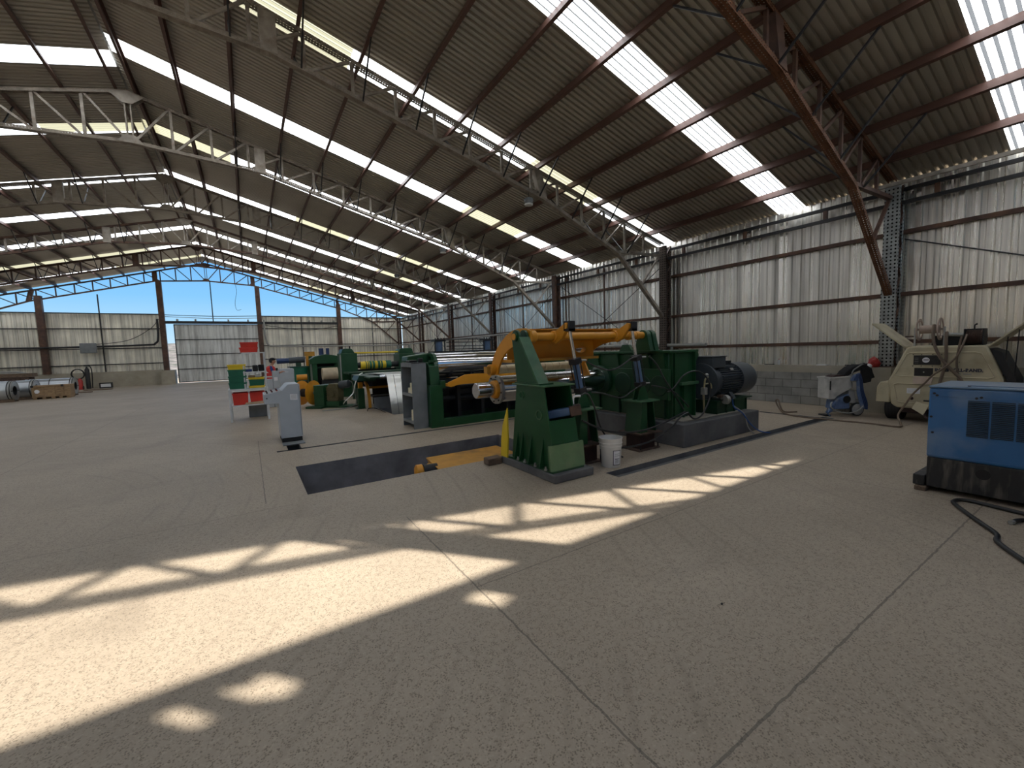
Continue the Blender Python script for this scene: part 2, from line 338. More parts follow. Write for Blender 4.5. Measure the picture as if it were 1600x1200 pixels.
M['conc_pit'] = concrete('pit_concrete', (.10, .105, .12), (.22, .225, .25), scale=2.5, rough=.8)
M['conc_wall'] = concrete('cast_concrete', (.30, .27, .21), (.42, .38, .31), scale=1.5, rough=.9)
def block_mat():
    m = concrete('concrete_block', (.22, .215, .20), (.36, .345, .315), scale=3, rough=.9); n, l = m.node_tree.nodes, m.node_tree.links
    b = n['Principled BSDF']; src = b.inputs['Base Color'].links[0].from_socket
    tc = n.new('ShaderNodeTexCoord'); s = n.new('ShaderNodeSeparateXYZ'); c = n.new('ShaderNodeCombineXYZ'); l.new(tc.outputs['Object'], s.inputs[0])
    l.new(s.outputs['Y'], c.inputs[0]); l.new(s.outputs['Z'], c.inputs[1])
    br = n.new('ShaderNodeTexBrick'); br.inputs['Scale'].default_value = 1; br.inputs['Brick Width'].default_value = .42; br.inputs['Row Height'].default_value = .205; br.inputs['Mortar Size'].default_value = .008
    br.inputs['Color1'].default_value = (1, 1, 1, 1); br.inputs['Color2'].default_value = (.82, .82, .82, 1); br.inputs['Mortar'].default_value = (.45, .44, .42, 1); l.new(c.outputs[0], br.inputs[0])
    mx = n.new('ShaderNodeMix'); mx.data_type = 'RGBA'; mx.blend_type = 'MULTIPLY'; mx.inputs[0].default_value = 1; l.new(src, mx.inputs[6]); l.new(br.outputs[0], mx.inputs[7]); l.new(mx.outputs[2], b.inputs['Base Color'])
    return m
M['block'] = block_mat()
def sheet(name, c, metal, rough, var=.1, dents=.3, stretch=(1, 1, 1), scale=1.4, streak=None):
    m, n, l, b = nm(name)
    tc = n.new('ShaderNodeTexCoord'); mp = n.new('ShaderNodeMapping'); mp.inputs['Scale'].default_value = stretch; l.new(tc.outputs['Object'], mp.inputs[0])
    a = n.new('ShaderNodeTexNoise'); a.inputs['Scale'].default_value = scale; a.inputs['Detail'].default_value = 6; l.new(mp.outputs[0], a.inputs[0])
    r = n.new('ShaderNodeValToRGB'); r.color_ramp.elements[0].position = .3; r.color_ramp.elements[1].position = .7
    r.color_ramp.elements[0].color = tuple(k*(1-var) for k in c)+(1,); r.color_ramp.elements[1].color = tuple(min(1, k*(1+var)) for k in c)+(1,); l.new(a.outputs[0], r.inputs[0])
    out = r.outputs[0]; bsrc = None
    if streak:                                # rolled sheets differ from one another and are stained lengthwise
        m2 = n.new('ShaderNodeMapping'); m2.inputs['Scale'].default_value = streak; l.new(tc.outputs['Object'], m2.inputs[0])
        s2 = n.new('ShaderNodeTexNoise'); s2.inputs['Scale'].default_value = 1; s2.inputs['Detail'].default_value = 4; s2.inputs['Roughness'].default_value = .65; l.new(m2.outputs[0], s2.inputs[0])
        r2 = n.new('ShaderNodeValToRGB'); r2.color_ramp.elements[0].position = .36; r2.color_ramp.elements[0].color = (.70, .70, .70, 1); r2.color_ramp.elements[1].position = .60; r2.color_ramp.elements[1].color = (1.15, 1.15, 1.15, 1); l.new(s2.outputs[0], r2.inputs[0])
        mx = n.new('ShaderNodeMix'); mx.data_type = 'RGBA'; mx.blend_type = 'MULTIPLY'; mx.inputs[0].default_value = 1; l.new(out, mx.inputs[6]); l.new(r2.outputs[0], mx.inputs[7]); out = mx.outputs[2]; bsrc = s2.outputs[0]
        rr_ = n.new('ShaderNodeMapRange'); rr_.inputs[1].default_value = .3; rr_.inputs[2].default_value = .7; rr_.inputs[3].default_value = rough+.18; rr_.inputs[4].default_value = max(.12, rough-.10); l.new(s2.outputs[0], rr_.inputs[0]); l.new(rr_.outputs[0], b.inputs['Roughness'])
    l.new(out, b.inputs['Base Color']); b.inputs['Metallic'].default_value = metal; b.inputs['Roughness'].default_value = rough
    a2 = n.new('ShaderNodeTexNoise'); a2.inputs['Scale'].default_value = 3; a2.inputs['Detail'].default_value = 2; l.new(mp.outputs[0], a2.inputs[0])
    bp = n.new('ShaderNodeBump'); bp.inputs['Strength'].default_value = dents; bp.inputs['Distance'].default_value = .03; l.new(bsrc or a2.outputs[0], bp.inputs['Height']); l.new(bp.outputs[0], b.inputs['Normal'])
    return m
M['roof'] = sheet('roof_sheet', (.43, .405, .35), .5, .36, .06, .05)
M['wall_r'] = sheet('galvanised_wall_sheet', (.86, .83, .77), .92, .27, .05, .22, streak=(.2, 5, .07))
M['wall_g'] = sheet('weathered_wall_sheet', (.82, .78, .68), .6, .36, .10, .3, streak=(6, .2, .12))
M['door_s'] = sheet('door_sheet', (.66, .66, .64), .7, .42, .06, .2, streak=(5, .2, .3))
def translucent():
    m, n, l, b = nm('translucent_roof_sheet')
    tc = n.new('ShaderNodeTexCoord'); s = n.new('ShaderNodeSeparateXYZ'); l.new(tc.outputs['Object'], s.inputs[0])
    def fl(o, p):
        a = n.new('ShaderNodeMath'); a.operation = 'DIVIDE'; a.inputs[1].default_value = p; l.new(o, a.inputs[0]); f = n.new('ShaderNodeMath'); f.operation = 'FLOOR'; l.new(a.outputs[0], f.inputs[0]); return f.outputs[0]
    c = n.new('ShaderNodeCombineXYZ'); l.new(fl(s.outputs['X'], 2.14), c.inputs[0]); l.new(fl(s.outputs['Y'], 1.88), c.inputs[1])
    w = n.new('ShaderNodeTexWhiteNoise'); l.new(c.outputs[0], w.inputs[0])
    r = n.new('ShaderNodeValToRGB'); r.color_ramp.interpolation = 'CONSTANT'; r.color_ramp.elements[0].color = (.93, .95, .96, 1); r.color_ramp.elements[1].position = .82; r.color_ramp.elements[1].color = (.24, .225, .15, 1); l.new(w.outputs['Value'], r.inputs[0])
    dv = n.new('ShaderNodeMath'); dv.operation = 'DIVIDE'; dv.inputs[1].default_value = RP; l.new(s.outputs['Y'], dv.inputs[0]); ad0 = n.new('ShaderNodeMath'); ad0.operation = 'ADD'; ad0.inputs[1].default_value = 800; l.new(dv.outputs[0], ad0.inputs[0])
    fr_ = n.new('ShaderNodeMath'); fr_.operation = 'FRACT'; l.new(ad0.outputs[0], fr_.inputs[0]); cp = n.new('ShaderNodeMath'); cp.operation = 'COMPARE'; cp.inputs[1].default_value = .70; cp.inputs[2].default_value = .17; l.new(fr_.outputs[0], cp.inputs[0])
    rx_ = n.new('ShaderNodeMix'); rx_.data_type = 'RGBA'; l.new(cp.outputs[0], rx_.inputs[0]); l.new(r.outputs[0], rx_.inputs[6]); rx_.inputs[7].default_value = (.04, .042, .045, 1); r = rx_
    class _R: outputs = [rx_.outputs[2]]
    r = _R
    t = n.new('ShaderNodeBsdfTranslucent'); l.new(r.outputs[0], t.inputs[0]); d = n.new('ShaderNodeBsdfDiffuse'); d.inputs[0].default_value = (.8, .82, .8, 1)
    mx = n.new('ShaderNodeMixShader'); mx.inputs[0].default_value = .12; l.new(t.outputs[0], mx.inputs[1]); l.new(d.outputs[0], mx.inputs[2]); em = n.new('ShaderNodeEmission'); l.new(r.outputs[0], em.inputs[0]); em.inputs[1].default_value = SHEET_GLOW  # own glow added on top of the transmitted sun
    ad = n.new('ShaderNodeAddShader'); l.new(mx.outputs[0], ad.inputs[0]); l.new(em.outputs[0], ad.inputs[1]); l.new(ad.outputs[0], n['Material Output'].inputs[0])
    return m

# ------------------------------------------------------------------ setting: floor with its pits
RX, ZR, SL = -2.1, 8.40, .266           # ridge line, truss top at the ridge, roof slope
XR, XL, YN, YF = 11.8, -16.0, -2.9, 36.75
def zc(x): return ZR-SL*abs(x-RX)
holes = [(.47, 3.9, 5.24, 6.70, .95), (3.72, 9.95, 3.50, 3.72, .07), (.3, 5.2, 7.93, 8.03, .06), (.47, .68, 8.03, 8.6, .5), (3.12, 7.4, 10.75, 12.3, 2.4), (9.72, 9.85, 3.72, 4.9, .05)]
xs = sorted({XL-.3, XR+.3, *[h[0] for h in holes], *[h[1] for h in holes]}); ys = sorted({YN-8, YF+.4, *[h[2] for h in holes], *[h[3] for h in holes]})
mb = MB()
for i in range(len(xs)-1):
    for j in range(len(ys)-1):
        cx, cy = (xs[i]+xs[i+1])/2, (ys[j]+ys[j+1])/2
        if not any(h[0] < cx < h[1] and h[2] < cy < h[3] for h in holes):
            mb.add([(xs[i], ys[j], 0), (xs[i+1], ys[j], 0), (xs[i+1], ys[j+1], 0), (xs[i], ys[j+1], 0)], [(0, 1, 2, 3)])
floor = struct('floor', mb, M['floor'], smooth=False)
for k, (a, b, c, d, h) in enumerate(holes):
    mb = MB(); mb.add([(a, c, 0), (b, c, 0), (b, d, 0), (a, d, 0), (a, c, -h), (b, c, -h), (b, d, -h), (a, d, -h)], [(0, 1, 5, 4), (1, 2, 6, 5), (2, 3, 7, 6), (3, 0, 4, 7), (4, 5, 6, 7)])
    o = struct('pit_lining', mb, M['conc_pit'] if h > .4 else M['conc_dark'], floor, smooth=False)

M['translucent'] = None
# corrugated sheeting
def corr(mb, o, u, v, nrm, ulen, vlen, pitch=.2, dep=.035, u0=0.0, nv=1):
    """ribs across u, running along v; phase fixed by u0"""
    o, u, v, nrm = map(Vector, (o, u, v, nrm)); P = [(0, 0), (.45, 0), (.55, 1), (.85, 1), (.95, 0)]
    pts = []; k = math.floor(u0/pitch)-1
    while k*pitch < u0+ulen:
        for a, h in P:
            x = (k+a)*pitch-u0
            if 0 < x < ulen: pts.append((x, h*dep))
        k += 1
    pts = [(0, pts[0][1])]+pts+[(ulen, pts[-1][1])]; vs = []; fs = []
    for x, h in pts:
        vs += [o+u*x+nrm*h, o+u*x+nrm*h+v*vlen]
    for i in range(len(pts)-1): fs.append((2*i, 2*i+2, 2*i+3, 2*i+1))
    mb.add(vs, fs)
slope_len = math.hypot(XR+.12-RX, SL*(XR+.12-RX))
strips_R = [1.35, 5.13, 8.92, 12.65, 16.38, 20.18, 23.93, 27.68, 31.4, 34.9]
strips_L = [1.5, 5.4, 9.4, 13.33, 16.65, 20.5, 24.05, 27.75, 31.4, 34.9]
RP = .125                             # rib pitch of the roof sheets; panel edges fall on sheet flats
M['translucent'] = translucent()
WN = [0]
def slope(sgn, strips, name):
    u = (0, 1, 0); v = Vector((sgn, 0, -SL)).normalized(); nrm = Vector((sgn*SL, 0, 1)).normalized(); o0 = Vector((RX+sgn*.02, 0, ZR+.16+.005))
    mb = MB(); y = YN-.20
    for c in strips:
        c0 = (round((c-2.5*RP)/RP)+.2)*RP; c1 = c0+5*RP
        for a, b, st in ((y, c0, False), (c0, c1, True)):
            if b <= a: continue
            t = MB() if st else mb
            corr(t, o0+Vector((0, a, 0)), u, v, nrm, b-a, slope_len, RP, .036, a+100)
            if st:
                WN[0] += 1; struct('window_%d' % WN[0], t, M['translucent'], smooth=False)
        y = c1
    corr(mb, o0+Vector((0, y, 0)), u, v, nrm, YF+.35-y, slope_len, RP, .036, y+100)
    return mb
mbR = slope(1, strips_R, 'R'); ceil = struct('ceiling', mbR, M['roof'], smooth=False)
mbL = slope(-1, strips_L, 'L'); struct('left_slope', mbL, M['roof'], ceil, smooth=False)
mb = MB(); mb.prof([(-.35, -.093), (0, 0), (.35, -.093), (.35, -.088), (0, .006), (-.35, -.088)], (RX, YN-.35, ZR+.215), (RX, YF+.35, ZR+.215)); struct('ridge_cap', mb, M['galv_bars'], ceil)

# right wall: sheets over a low block wall
mb = MB(); corr(mb, (XR+.02, YN-.3, .9), (0, 1, 0), (0, 0, 1), (1, 0, 0), YF+.3-YN, 3.97, .2, .035)
wall_right = struct('wall_right', mb, M['wall_r'], smooth=False)
mb = MB(); mb.box(XR-.17, XR+.15, YN-.3, YF, 0, .97); struct('block_base', mb, M['block'], wall_right)
mb = MB(); mb.box(XR-.18, XR+.1, YN-.3, YF, .80, .975); struct('concrete_beam', mb, M['conc_wall'], wall_right)
mb = MB(); corr(mb, (XL-.02, YN-.3, .9), (0, 1, 0), (0, 0, 1), (-1, 0, 0), YF+.3-YN, 3.97, .2, .035)
wl_ = struct('wall_left', mb, M['wall_g'], smooth=False)
mb = MB(); mb.box(XL-.15, XL+.15, YN-.3, YF, 0, 1.0); struct('concrete_base', mb, M['conc_wall'], wl_)
# near gable (behind the camera): sheet up to 4.75, open above
mb = MB(); corr(mb, (XL, YN-.06, 0), (1, 0, 0), (0, 0, 1), (0, -1, 0), XR-XL, 4.52, .2, .035); corr(mb, (XL, YN-.06, 4.66), (1, 0, 0), (0, 0, 1), (0, -1, 0), XR-XL, .09, .2, .035)
xa = XL
for g0, g1 in ((4.20, 4.30), (4.44, 4.62), (5.70, 5.86), (XR, XR)):           # gaps where sheets are missing under the top edge
    corr(mb, (xa, YN-.06, 4.52), (1, 0, 0), (0, 0, 1), (0, -1, 0), g0-xa, .14, .2, .035, xa-XL); xa = g1
near_wall = struct('wall_near', mb, M['wall_g'], smooth=False)
mb = MB(); mb.box(XL, XR, YN-.05, YN+.02, 4.69, 4.76); struct('top_girt', mb, M['dark_metal'], near_wall)
# far gable
mb = MB()
corr(mb, (XL, YF+.12, .95), (1, 0, 0), (0, 0, 1), (0, 1, 0), 11.35, 3.82, .2, .035)
corr(mb, (.95, YF+.12, .25), (1, 0, 0), (0, 0, 1), (0, 1, 0), XR-.95, 4.5, .2, .035)
wall_far = struct('wall_far', mb, M['wall_g'], smooth=False)
mb = MB(); mb.box(XL, -4.98, YF-.05, YF+.25, 0, 1.0); mb.box(.95, XR, YF-.02, YF+.25, 0, .3); struct('concrete_base', mb, M['conc_wall'], wall_far)
mb = MB(); mb.box(-5.0, -4.28, YF-.75, YF+.3, 0, .95); struct('concrete_pier', mb, M['conc_wall'], wall_far)
# sliding door
mb = MB(); corr(mb, (-4.12, YF-.14, .05), (1, 0, 0), (0, 0, 1), (0, 1, 0), 5.0, 4.03, .2, .03)
door = struct('door_1', mb, M['door_s'], smooth=False)
mb = MB()
for z in (.08, .98, 1.98, 3.02, 4.06): mb.box(-4.14, .9, YF-.2, YF-.145, z-.025, z+.025)
for x in (-4.12, .88): mb.box(x-.025, x+.025, YF-.2, YF-.145, .05, 4.08)
struct('door_frame', mb, M['dark_metal'], door)

# outside: ground and the hill with the town
mb = MB()
gx, gy = 24, 20
for i in range(gx+1):
    for j in range(gy+1):
        x = -260+i*22; y = 38+j*20; h = -6-.02*(y-38)
        hh = max(0, (y-150)/60); hh = min(hh, 3); x_ = (x+30)/70
        z = h+hh*8.2*math.exp(-(x_*x_)*.35)+random.uniform(-.8, .8)*(hh > 0)
        if j == 0: z = -.4
        mb.v.append((x, y, z))
for i in range(gx):
    for j in range(gy):
        a = i*(gy+1)+j; mb.f.append([a, a+gy+1, a+gy+2, a+1]); mb.uv.append([(0, 0)]*4)
setp(bpy.data.objects.new('hillside', mb.mesh('hillside', M['hill'])), kind='structure')
COL.objects.link(bpy.data.objects['hillside'])
mb = MB(); mb.add([(-300, -200, -.45), (300, -200, -.45), (300, 60, -.45), (-300, 60, -.45)], [(0, 1, 2, 3)])
o = bpy.data.objects.new('ground_outside', mb.mesh('ground_outside', M['turf'])); o['kind'] = 'structure'; COL.objects.link(o)

# ------------------------------------------------------------------ roof steel
TY = [YN]+[3.15+5.6*k for k in range(7)]            # near gable truss, k0..k6
NODE = [RX+.84*i for i in range(17)]
def zl(x):
    d = abs(x-RX); P = [(0, 7.15), (2.8, 6.97), (8.75, 5.43), (11.45, 4.36), (13.55, 4.40)]
    for (a, b), (c, e_) in zip(P, P[1:]):
        if d <= c: return b+(e_-b)*(d-a)/(c-a)
    return P[-1][1]
tr_labels = ['steel roof truss of the open gable behind the camera',
 'nearest roof truss, rust-brown and perforated, running down to the column beside the beige compressor',
 'grey-brown roof truss, second from the camera, crossing the whole top of the picture',
 'grey roof truss, third from the camera, whose peak hangs near the upper left corner',
 'grey roof truss, fourth from the camera, below the third peak on the left',
 'grey roof truss, fifth from the camera, in the middle of the hall',
 'dark roof truss, last but one before the open gable',
 'roof truss in the open end gable, seen dark against the blue sky']
def truss(k, y):
    near = k == 1
    mc = M['perf_rust'] if near else (M['perf_grey'] if k < 5 else M['steel_brown'])
    mw = M['steel_brown'] if near or k > 5 else M['steel_grey']
    t = T('roof_truss', tr_labels[k], 'roof truss', (RX, y, 0), 0, 'roof trusses across the hall'); t.location.z = 4.4
    w = .13 if not k == 7 else .10
    for sgn in (-1, 1):
        X = lambda d: RX+sgn*d
        mb = MB(); mb.chan((X(0), y, ZR-.04), (X(13.5), y, zc(X(13.5))-.04), w, .08, .007, up=(0, 0, -1)); part('upper_chord', mb, M['perf_rust'] if near else mc, t)
        P = [(0, 7.15), (2.8, 6.97), (8.75, 5.43), (11.45, 4.34), (13.5, 2.5)]
        mb = MB()
        for (a, b), (c, d) in zip(P, P[1:]): mb.chan((X(a), y, b), (X(c), y, d), w, .08, .007)
        part('lower_chord', mb, mc, t)
        mb = MB(); mb.bar((X(11.4), y, 4.36), (X(13.35), y, 4.42), .09, .07); part('eave_strut', mb, mw, t)
        mb = MB(); mb.bar((X(13.3), y, 4.36), (X(12.45), y, 3.42), .06, .05); part('brace_strut', mb, mw, t)
        for i in range(1, 16):
            x = X(.84*i)
            mb = MB(); mb.bar((x, y, zl(x)+.03), (x, y, zc(x)-.06), .06, .05, up=(0, 1, 0)); part('vertical_web', mb, mw, t)
            x0 = X(.84*(i-1)+.07); x1 = X(.84*i-.05)
            if sgn < 0 or True:
                mb = MB(); mb.bar((x0, y, zl(x0)+.04), (x1, y, zc(x1)-.07), .05, .045, up=(0, 1, 0)); part('diagonal_web', mb, mw, t)
        # plates
        mb = MB(); x = X(2.8); mb.prism([(x-.13, 6.93), (x+.13, 6.93), (x+.13, zc(x)-.06), (x-.13, zc(x)-.06)], y-.075, y+.075, 'y')
        part('splice_plate', mb, mw, t); mb = MB(); x = X(8.72); mb.prism([(x-.08*sgn, zl(x)), (x+.14*sgn, zl(x)-.03), (x-.02*sgn, zc(x)-.04), (x-.24*sgn, zc(x))], y-.075, y+.075, 'y'); part('splice_plate', mb, mw, t)
        if 1 <= k < 7:                                   # fly braces from lower chord to purlins
            for i in range(2, 12, 1):
                x = X(.105+1.065*i)
                for s2 in (-1, 1):
                    mb = MB(); mb.bar((x, y+s2*.05, zl(x)-.02), (x, y+s2*.85, zc(x)+.01), .028, .028, up=(1, 0, 0)); part('fly_brace', mb, M['dark_metal'], t)
    for yy in (y-.08, y+.07):
        mb = MB(); mb.prism([(RX-.26, 7.11), (RX+.26, 7.11), (RX+.10, 7.30), (RX-.10, 7.30)], yy, yy+.01, 'y'); part('gusset_plate', mb, mw, t)
        mb = MB(); mb.prism([(RX-.34, 8.27), (RX, 8.36), (RX+.34, 8.27), (RX+.10, 8.06), (RX-.10, 8.06)], yy, yy+.01, 'y'); part('gusset_plate', mb, mw, t)
    for xx in (-.07, .04): mb = MB(); mb.box(RX+xx, RX+xx+.03, y-.05, y+.05, 7.14, 8.34); part('king_post', mb, mw, t)
    return t
for k, y in enumerate(TY): truss(k, y)
ordn = ['topmost', 'second from the ridge', 'third from the ridge', 'fourth from the ridge', 'fifth from the ridge', 'sixth from the ridge', 'seventh from the ridge', 'eighth from the ridge', 'ninth from the ridge', 'tenth from the ridge', 'eleventh from the ridge', 'twelfth from the ridge', 'lowest, just above the eave']
for sgn, side in ((1, 'right'), (-1, 'left')):
    for i in range(13):
        d = min(.105+1.065*i, 13.3) if i else .2
        x = RX+sgn*d
        mb = MB(); up = Vector((sgn*SL, 0, 1)); z = zc(x)+.075
        mb.cee((x, YN-.15, z), (x, YF+.3, z), .06, .14, .008, up=up, flip=sgn)
        single('purlin', mb, M['purlin'], 'red-brown steel purlin under the %s roof slope, %s' % (side, ordn[i]), 'purlin', 'purlins under the roof')
# columns along the right wall
cl = ['perforated lattice column beside the beige compressor, nearest of the right wall', 'lattice column behind the green gearbox and yellow frame', 'dark lattice column rising behind the left end of the yellow swing frame',
      'lattice column between the two blue cylinder stands by the wall', 'lattice column just right of the far slitting machine', 'lattice column last but one before the far right corner', 'dark column in the far right corner of the hall']
pl = ['nearest', 'second', 'third', 'fourth', 'fifth', 'sixth', 'seventh']
def lattice(x0, x1, y, z0, z1, label, mat_c, side=1, det=True):
    t = T('lattice_column', label, 'column', ((x0+x1)/2, y, z0), 0, 'steel columns along the walls')
    for nm_, x, fl_ in (('inner_chord', x0, 1), ('outer_chord', x1, -1)):
        mb = MB(); w = .24
        pts = [(-w/2, 0), (w/2, 0), (w/2, .07), (w/2-.006, .07), (w/2-.006, .006), (-w/2+.006, .006), (-w/2+.006, .07), (-w/2, .07)]
        mb.prof([(a, b*fl_) for a, b in pts], (x, y, z0), (x, y, z1), up=(side, 0, 0)); part(nm_, mb, mat_c, t)
    for s2 in (-1, 1):
        mb = MB(); n = max(2, int((z1-z0)/.3)); yy = y+s2*.105
        for i in range(n):
            a = z0+(z1-z0)*i/n; b = z0+(z1-z0)*(i+1)/n
            p, q = (x0+.04*side, x1-.04*side) if i % 2 else (x1-.04*side, x0+.04*side)
            mb.bar((p, yy, a), (q, yy, b), .008, .04, up=(0, 1, 0))
        part('lacing', mb, M['steel_brown'], t)
    mb = MB(); mb.box(min(x0, x1)-.06, max(x0, x1)+.06, y-.15, y+.15, z0, z0+.02); part('base_plate', mb, M['rust'], t)
    return t
for k in range(7):
    y = TY[k+1]-(.12 if k == 6 else 0); lattice(XR-.42, XR-.12, y, .972, 4.72, cl[k], M['perf_galv'] if k == 0 else M['perf_dark'] if k == 1 else M['steel_brown'])
    mb = MB(); mb.box(XR-.62, XR-.185, y-(.32 if k else .15), y+(.32 if k < 6 else .1), 0, .97); single('concrete_pier', mb, M['conc_wall'], 'pale concrete pier carrying the %s column of the right wall' % pl[k], 'pier', 'concrete piers under the right columns')
for k in range(7):
    y = TY[k+1]-(.12 if k == 6 else 0); lattice(XL+.42, XL+.2, y, .0, 4.72, 'lattice column of the left wall, %s from the camera' % pl[k], M['steel_brown'], -1)
# gable columns
for x, z0, z1, lb in ((-10.4, 1.0, 5.75, 'brown box column in the far gable left of the grey junction box'), (-4.72, .95, 6.9, 'tall brown column at the left jamb of the sliding door'), (.93, 0, 6.9, 'tall brown column at the right jamb of the sliding door'), (6.53, 0, 5.75, 'brown gable column above the green slitting machine')):
    mb = MB(); mb.box(x-.15, x+.15, YF-.32, YF-.02, z0, z1); single('gable_column', mb, M['steel_brown'], lb, 'column', 'columns of the far gable', .01)
    mb = MB(); mb.box(x-.15, x+.15, YN-.02, YN+.2, 0, z1); single('gable_column', mb, M['steel_brown'], 'gable column behind the camera, standing across from the ' + lb.replace('brown ', ''), 'column', 'columns of the near gable')
# girts, mullions of the right wall
gl = [(1.5, 'lowest, just above the block wall'), (2.5, 'second up'), (3.78, 'third up, below the eave beams')]
for z, lb in gl:
    mb = MB(); mb.cee((XR-.04, YN, z), (XR-.04, YF, z), .09, .08, .006); single('wall_girt', mb, M['steel_brown'], 'brown steel girt along the right corrugated wall, %s' % lb, 'girt', 'girts of the right wall')
t = T('eave_beam', 'double dark eave beam along the top of the right wall with short posts', 'beam', (XR-.2, 17, 4.33))
for z in (4.36, 4.62): mb = MB(); mb.bar((XR-.16, YN, z), (XR-.16, YF, z), .07, .07); part('rail', mb, M['dark_metal'], t)
for i in range(21):
    mb = MB(); y = -1.2+1.87*i; mb.box(XR-.19, XR-.13, y-.04, y+.04, 4.4, 4.59); part('spacer_post', mb, M['steel_brown'], t)
t = T('tie_beam', 'grey steel beam spanning under the roof edge at the nearest right column', 'beam', (XR-.6, 0, 4.75)); mb = MB(); mb.bar((XR-.75, 3.4, 4.62), (XR-.75, YN, 4.62), .05, .07); part('rail', mb, M['steel_grey'], t)
for k, y in enumerate((11.65, 17.25, 22.85, 28.45, 33.6)):
    mb = MB(); mb.box(XR-.1, XR-.06, y-.025, y+.025, .97, 4.75); single('wall_post', mb, M['steel_brown'], 'thin upright post in the middle of the right wall bay, %s from the camera' % pl[k], 'post', 'mid-bay posts of the right wall')
for k, (y0, y1) in enumerate(((8.85, 14.25), (14.5, 19.9), (19.95, 25.5), (25.6, 31.1), (31.2, 36.5))):
    t = T('cross_bracing', 'thin crossed rods against the right wall between the %s and %s columns' % (pl[k+1], pl[k+2]), 'bracing', (XR-.2, (y0+y1)/2, 1), 0, 'rod bracing of the right wall')
    for a, b in ((1.05, 4.2), (4.2, 1.05)): mb = MB(); mb.cyl((XR-.105, y0+.1, a), (XR-.105, y1-.1, b), .012, n=6); part('rod', mb, M['dark_metal'], t)
mb = MB(); mb.cyl((XR-.13, 3.0, 3.62), (XR-.13, -2.4, 1.4), .014, n=6); single('brace_rod', mb, M['dark_metal'], 'single thin rod slanting down the right wall behind the compressor', 'rod')
mb = MB(); mb.cyl((XR-.3, 7.3, 1.56), (XR-.3, 12.6, 1.62), .05, n=12); single('wall_pipe', mb, M['conduit'], 'fat grey pipe resting against the wall above the gearbox', 'pipe')
mb = MB(); mb.tube([(XR-.5, 13.2, 2.42), (XR-.5, 25, 2.38), (XR-.5, 36.2, 2.3)], .05, 10); single('conduit', mb, M['conduit'], 'long grey conduit along the right wall behind the blue cylinders', 'conduit')
# gable girts
for x0, x1, side in ((XL, -4.87, 'left of the sliding door'), (1.08, XR-.1, 'right of the sliding door')):
    for z, lb in ((1.47, 'lowest'), (2.5, 'second'), (3.78, 'third'), (4.75, 'top')):
        if x0 > 0 and z > 4.7: z = 4.72
        mb = MB(); mb.bar((x0, YF-.03, z), (x1, YF-.03, z), .07, .06); single('gable_girt', mb, M['dark_metal'], 'dark girt on the far gable wall %s, %s up' % (side, lb), 'girt', 'girts of the far gable')
for x, z0, z1, lb in ((-7.8, 1.0, 5.95, 'thin post in the far gable left of the door, rising into the sky opening'), (-1.9, 4.3, 7.15, 'thin post hanging from the gable peak down to the door rail'), (3.75, .3, 4.7, 'thin post in the far gable behind the grey cabinets'), (9.2, .3, 4.7, 'thin post in the far gable near the right corner')):
    mb = MB(); mb.box(x-.03, x+.03, YF-.13, YF-.07, z0, z1); single('gable_post', mb, M['dark_metal'], lb, 'post', 'thin posts of the far gable')
t = T('door_rail', 'dark steel rail that carries the sliding door across the gable', 'rail', (-1.9, YF-.3, 4.1))
mb = MB(); mb.box(-4.57, 6.4, YF-.42, YF-.33, 4.1, 4.28); part('track', mb, M['dark_metal'], t)
for x in (-3.9, -2.9, -1.0, .2, 2.0, 3.1, 4.3, 5.2, 6.1): mb = MB(); mb.box(x-.05, x+.05, YF-.42, YF-.05, 4.28, 4.42); part('bracket', mb, M['conduit'], t)
mb = MB(); mb.tube([(-4.6, YF-.1, 4.72), (-1.9, YF-.1, 4.66), (.9, YF-.1, 4.72)], .022, 6); single('overhead_cable', mb, M['dark_metal'], 'dark cable over the door opening, upper of the two', 'cable')
mb = MB(); mb.tube([(-4.6, YF-.14, 4.6), (-1.9, YF-.14, 4.5), (.9, YF-.14, 4.57)], .018, 6); single('overhead_cable', mb, M['conduit'], 'pale cable over the door opening, lower of the two', 'cable')
t = T('wall_conduit', 'thick dark conduit on the far gable left of the door, bending up at the jamb', 'conduit', (-8, YF-.2, 2.5))
mb = MB(); mb.tube([(-15.9, YF-.42, 2.62), (-10.4, YF-.42, 2.60), (-5.8, YF-.42, 2.68), (-5.15, YF-.42, 2.8), (-4.98, YF-.42, 3.2), (-4.95, YF-.42, 4.4)], .06, 10); part('pipe', mb, M['dark_metal'], t)
mb = MB(); mb.tube([(1.2, YF-.42, 4.4), (1.22, YF-.42, 3.2), (1.4, YF-.42, 2.55), (2.1, YF-.42, 2.42), (6, YF-.42, 2.36), (11.2, YF-.42, 2.3)], .06, 10); single('wall_conduit', mb, M['conduit'], 'thick grey conduit along the far gable right of the door, behind the slitting machine', 'conduit')
mb = MB(); mb.tube([(1.25, YF-.55, 4.05), (1.6, YF-.52, 3.95), (4, YF-.5, 3.65), (6.3, YF-.52, 3.95)], .018, 6); single('hanging_cable', mb, M['dark_metal'], 'slack black cable sagging across the gable right of the door', 'cable')
mb = MB(); mb.tube([(-8.4, YF-.2, 2.75), (-6.6, YF-.2, 3.0), (-5.4, YF-.2, 3.75), (-4.9, YF-.2, 4.4)], .018, 6); single('hanging_cable', mb, M['dark_metal'], 'slack black cable rising to the left door jamb', 'cable')
t = T('junction_box', 'flat grey junction box on the conduit of the far left gable wall', 'junction box', (-8.3, YF-.5, 2.2))
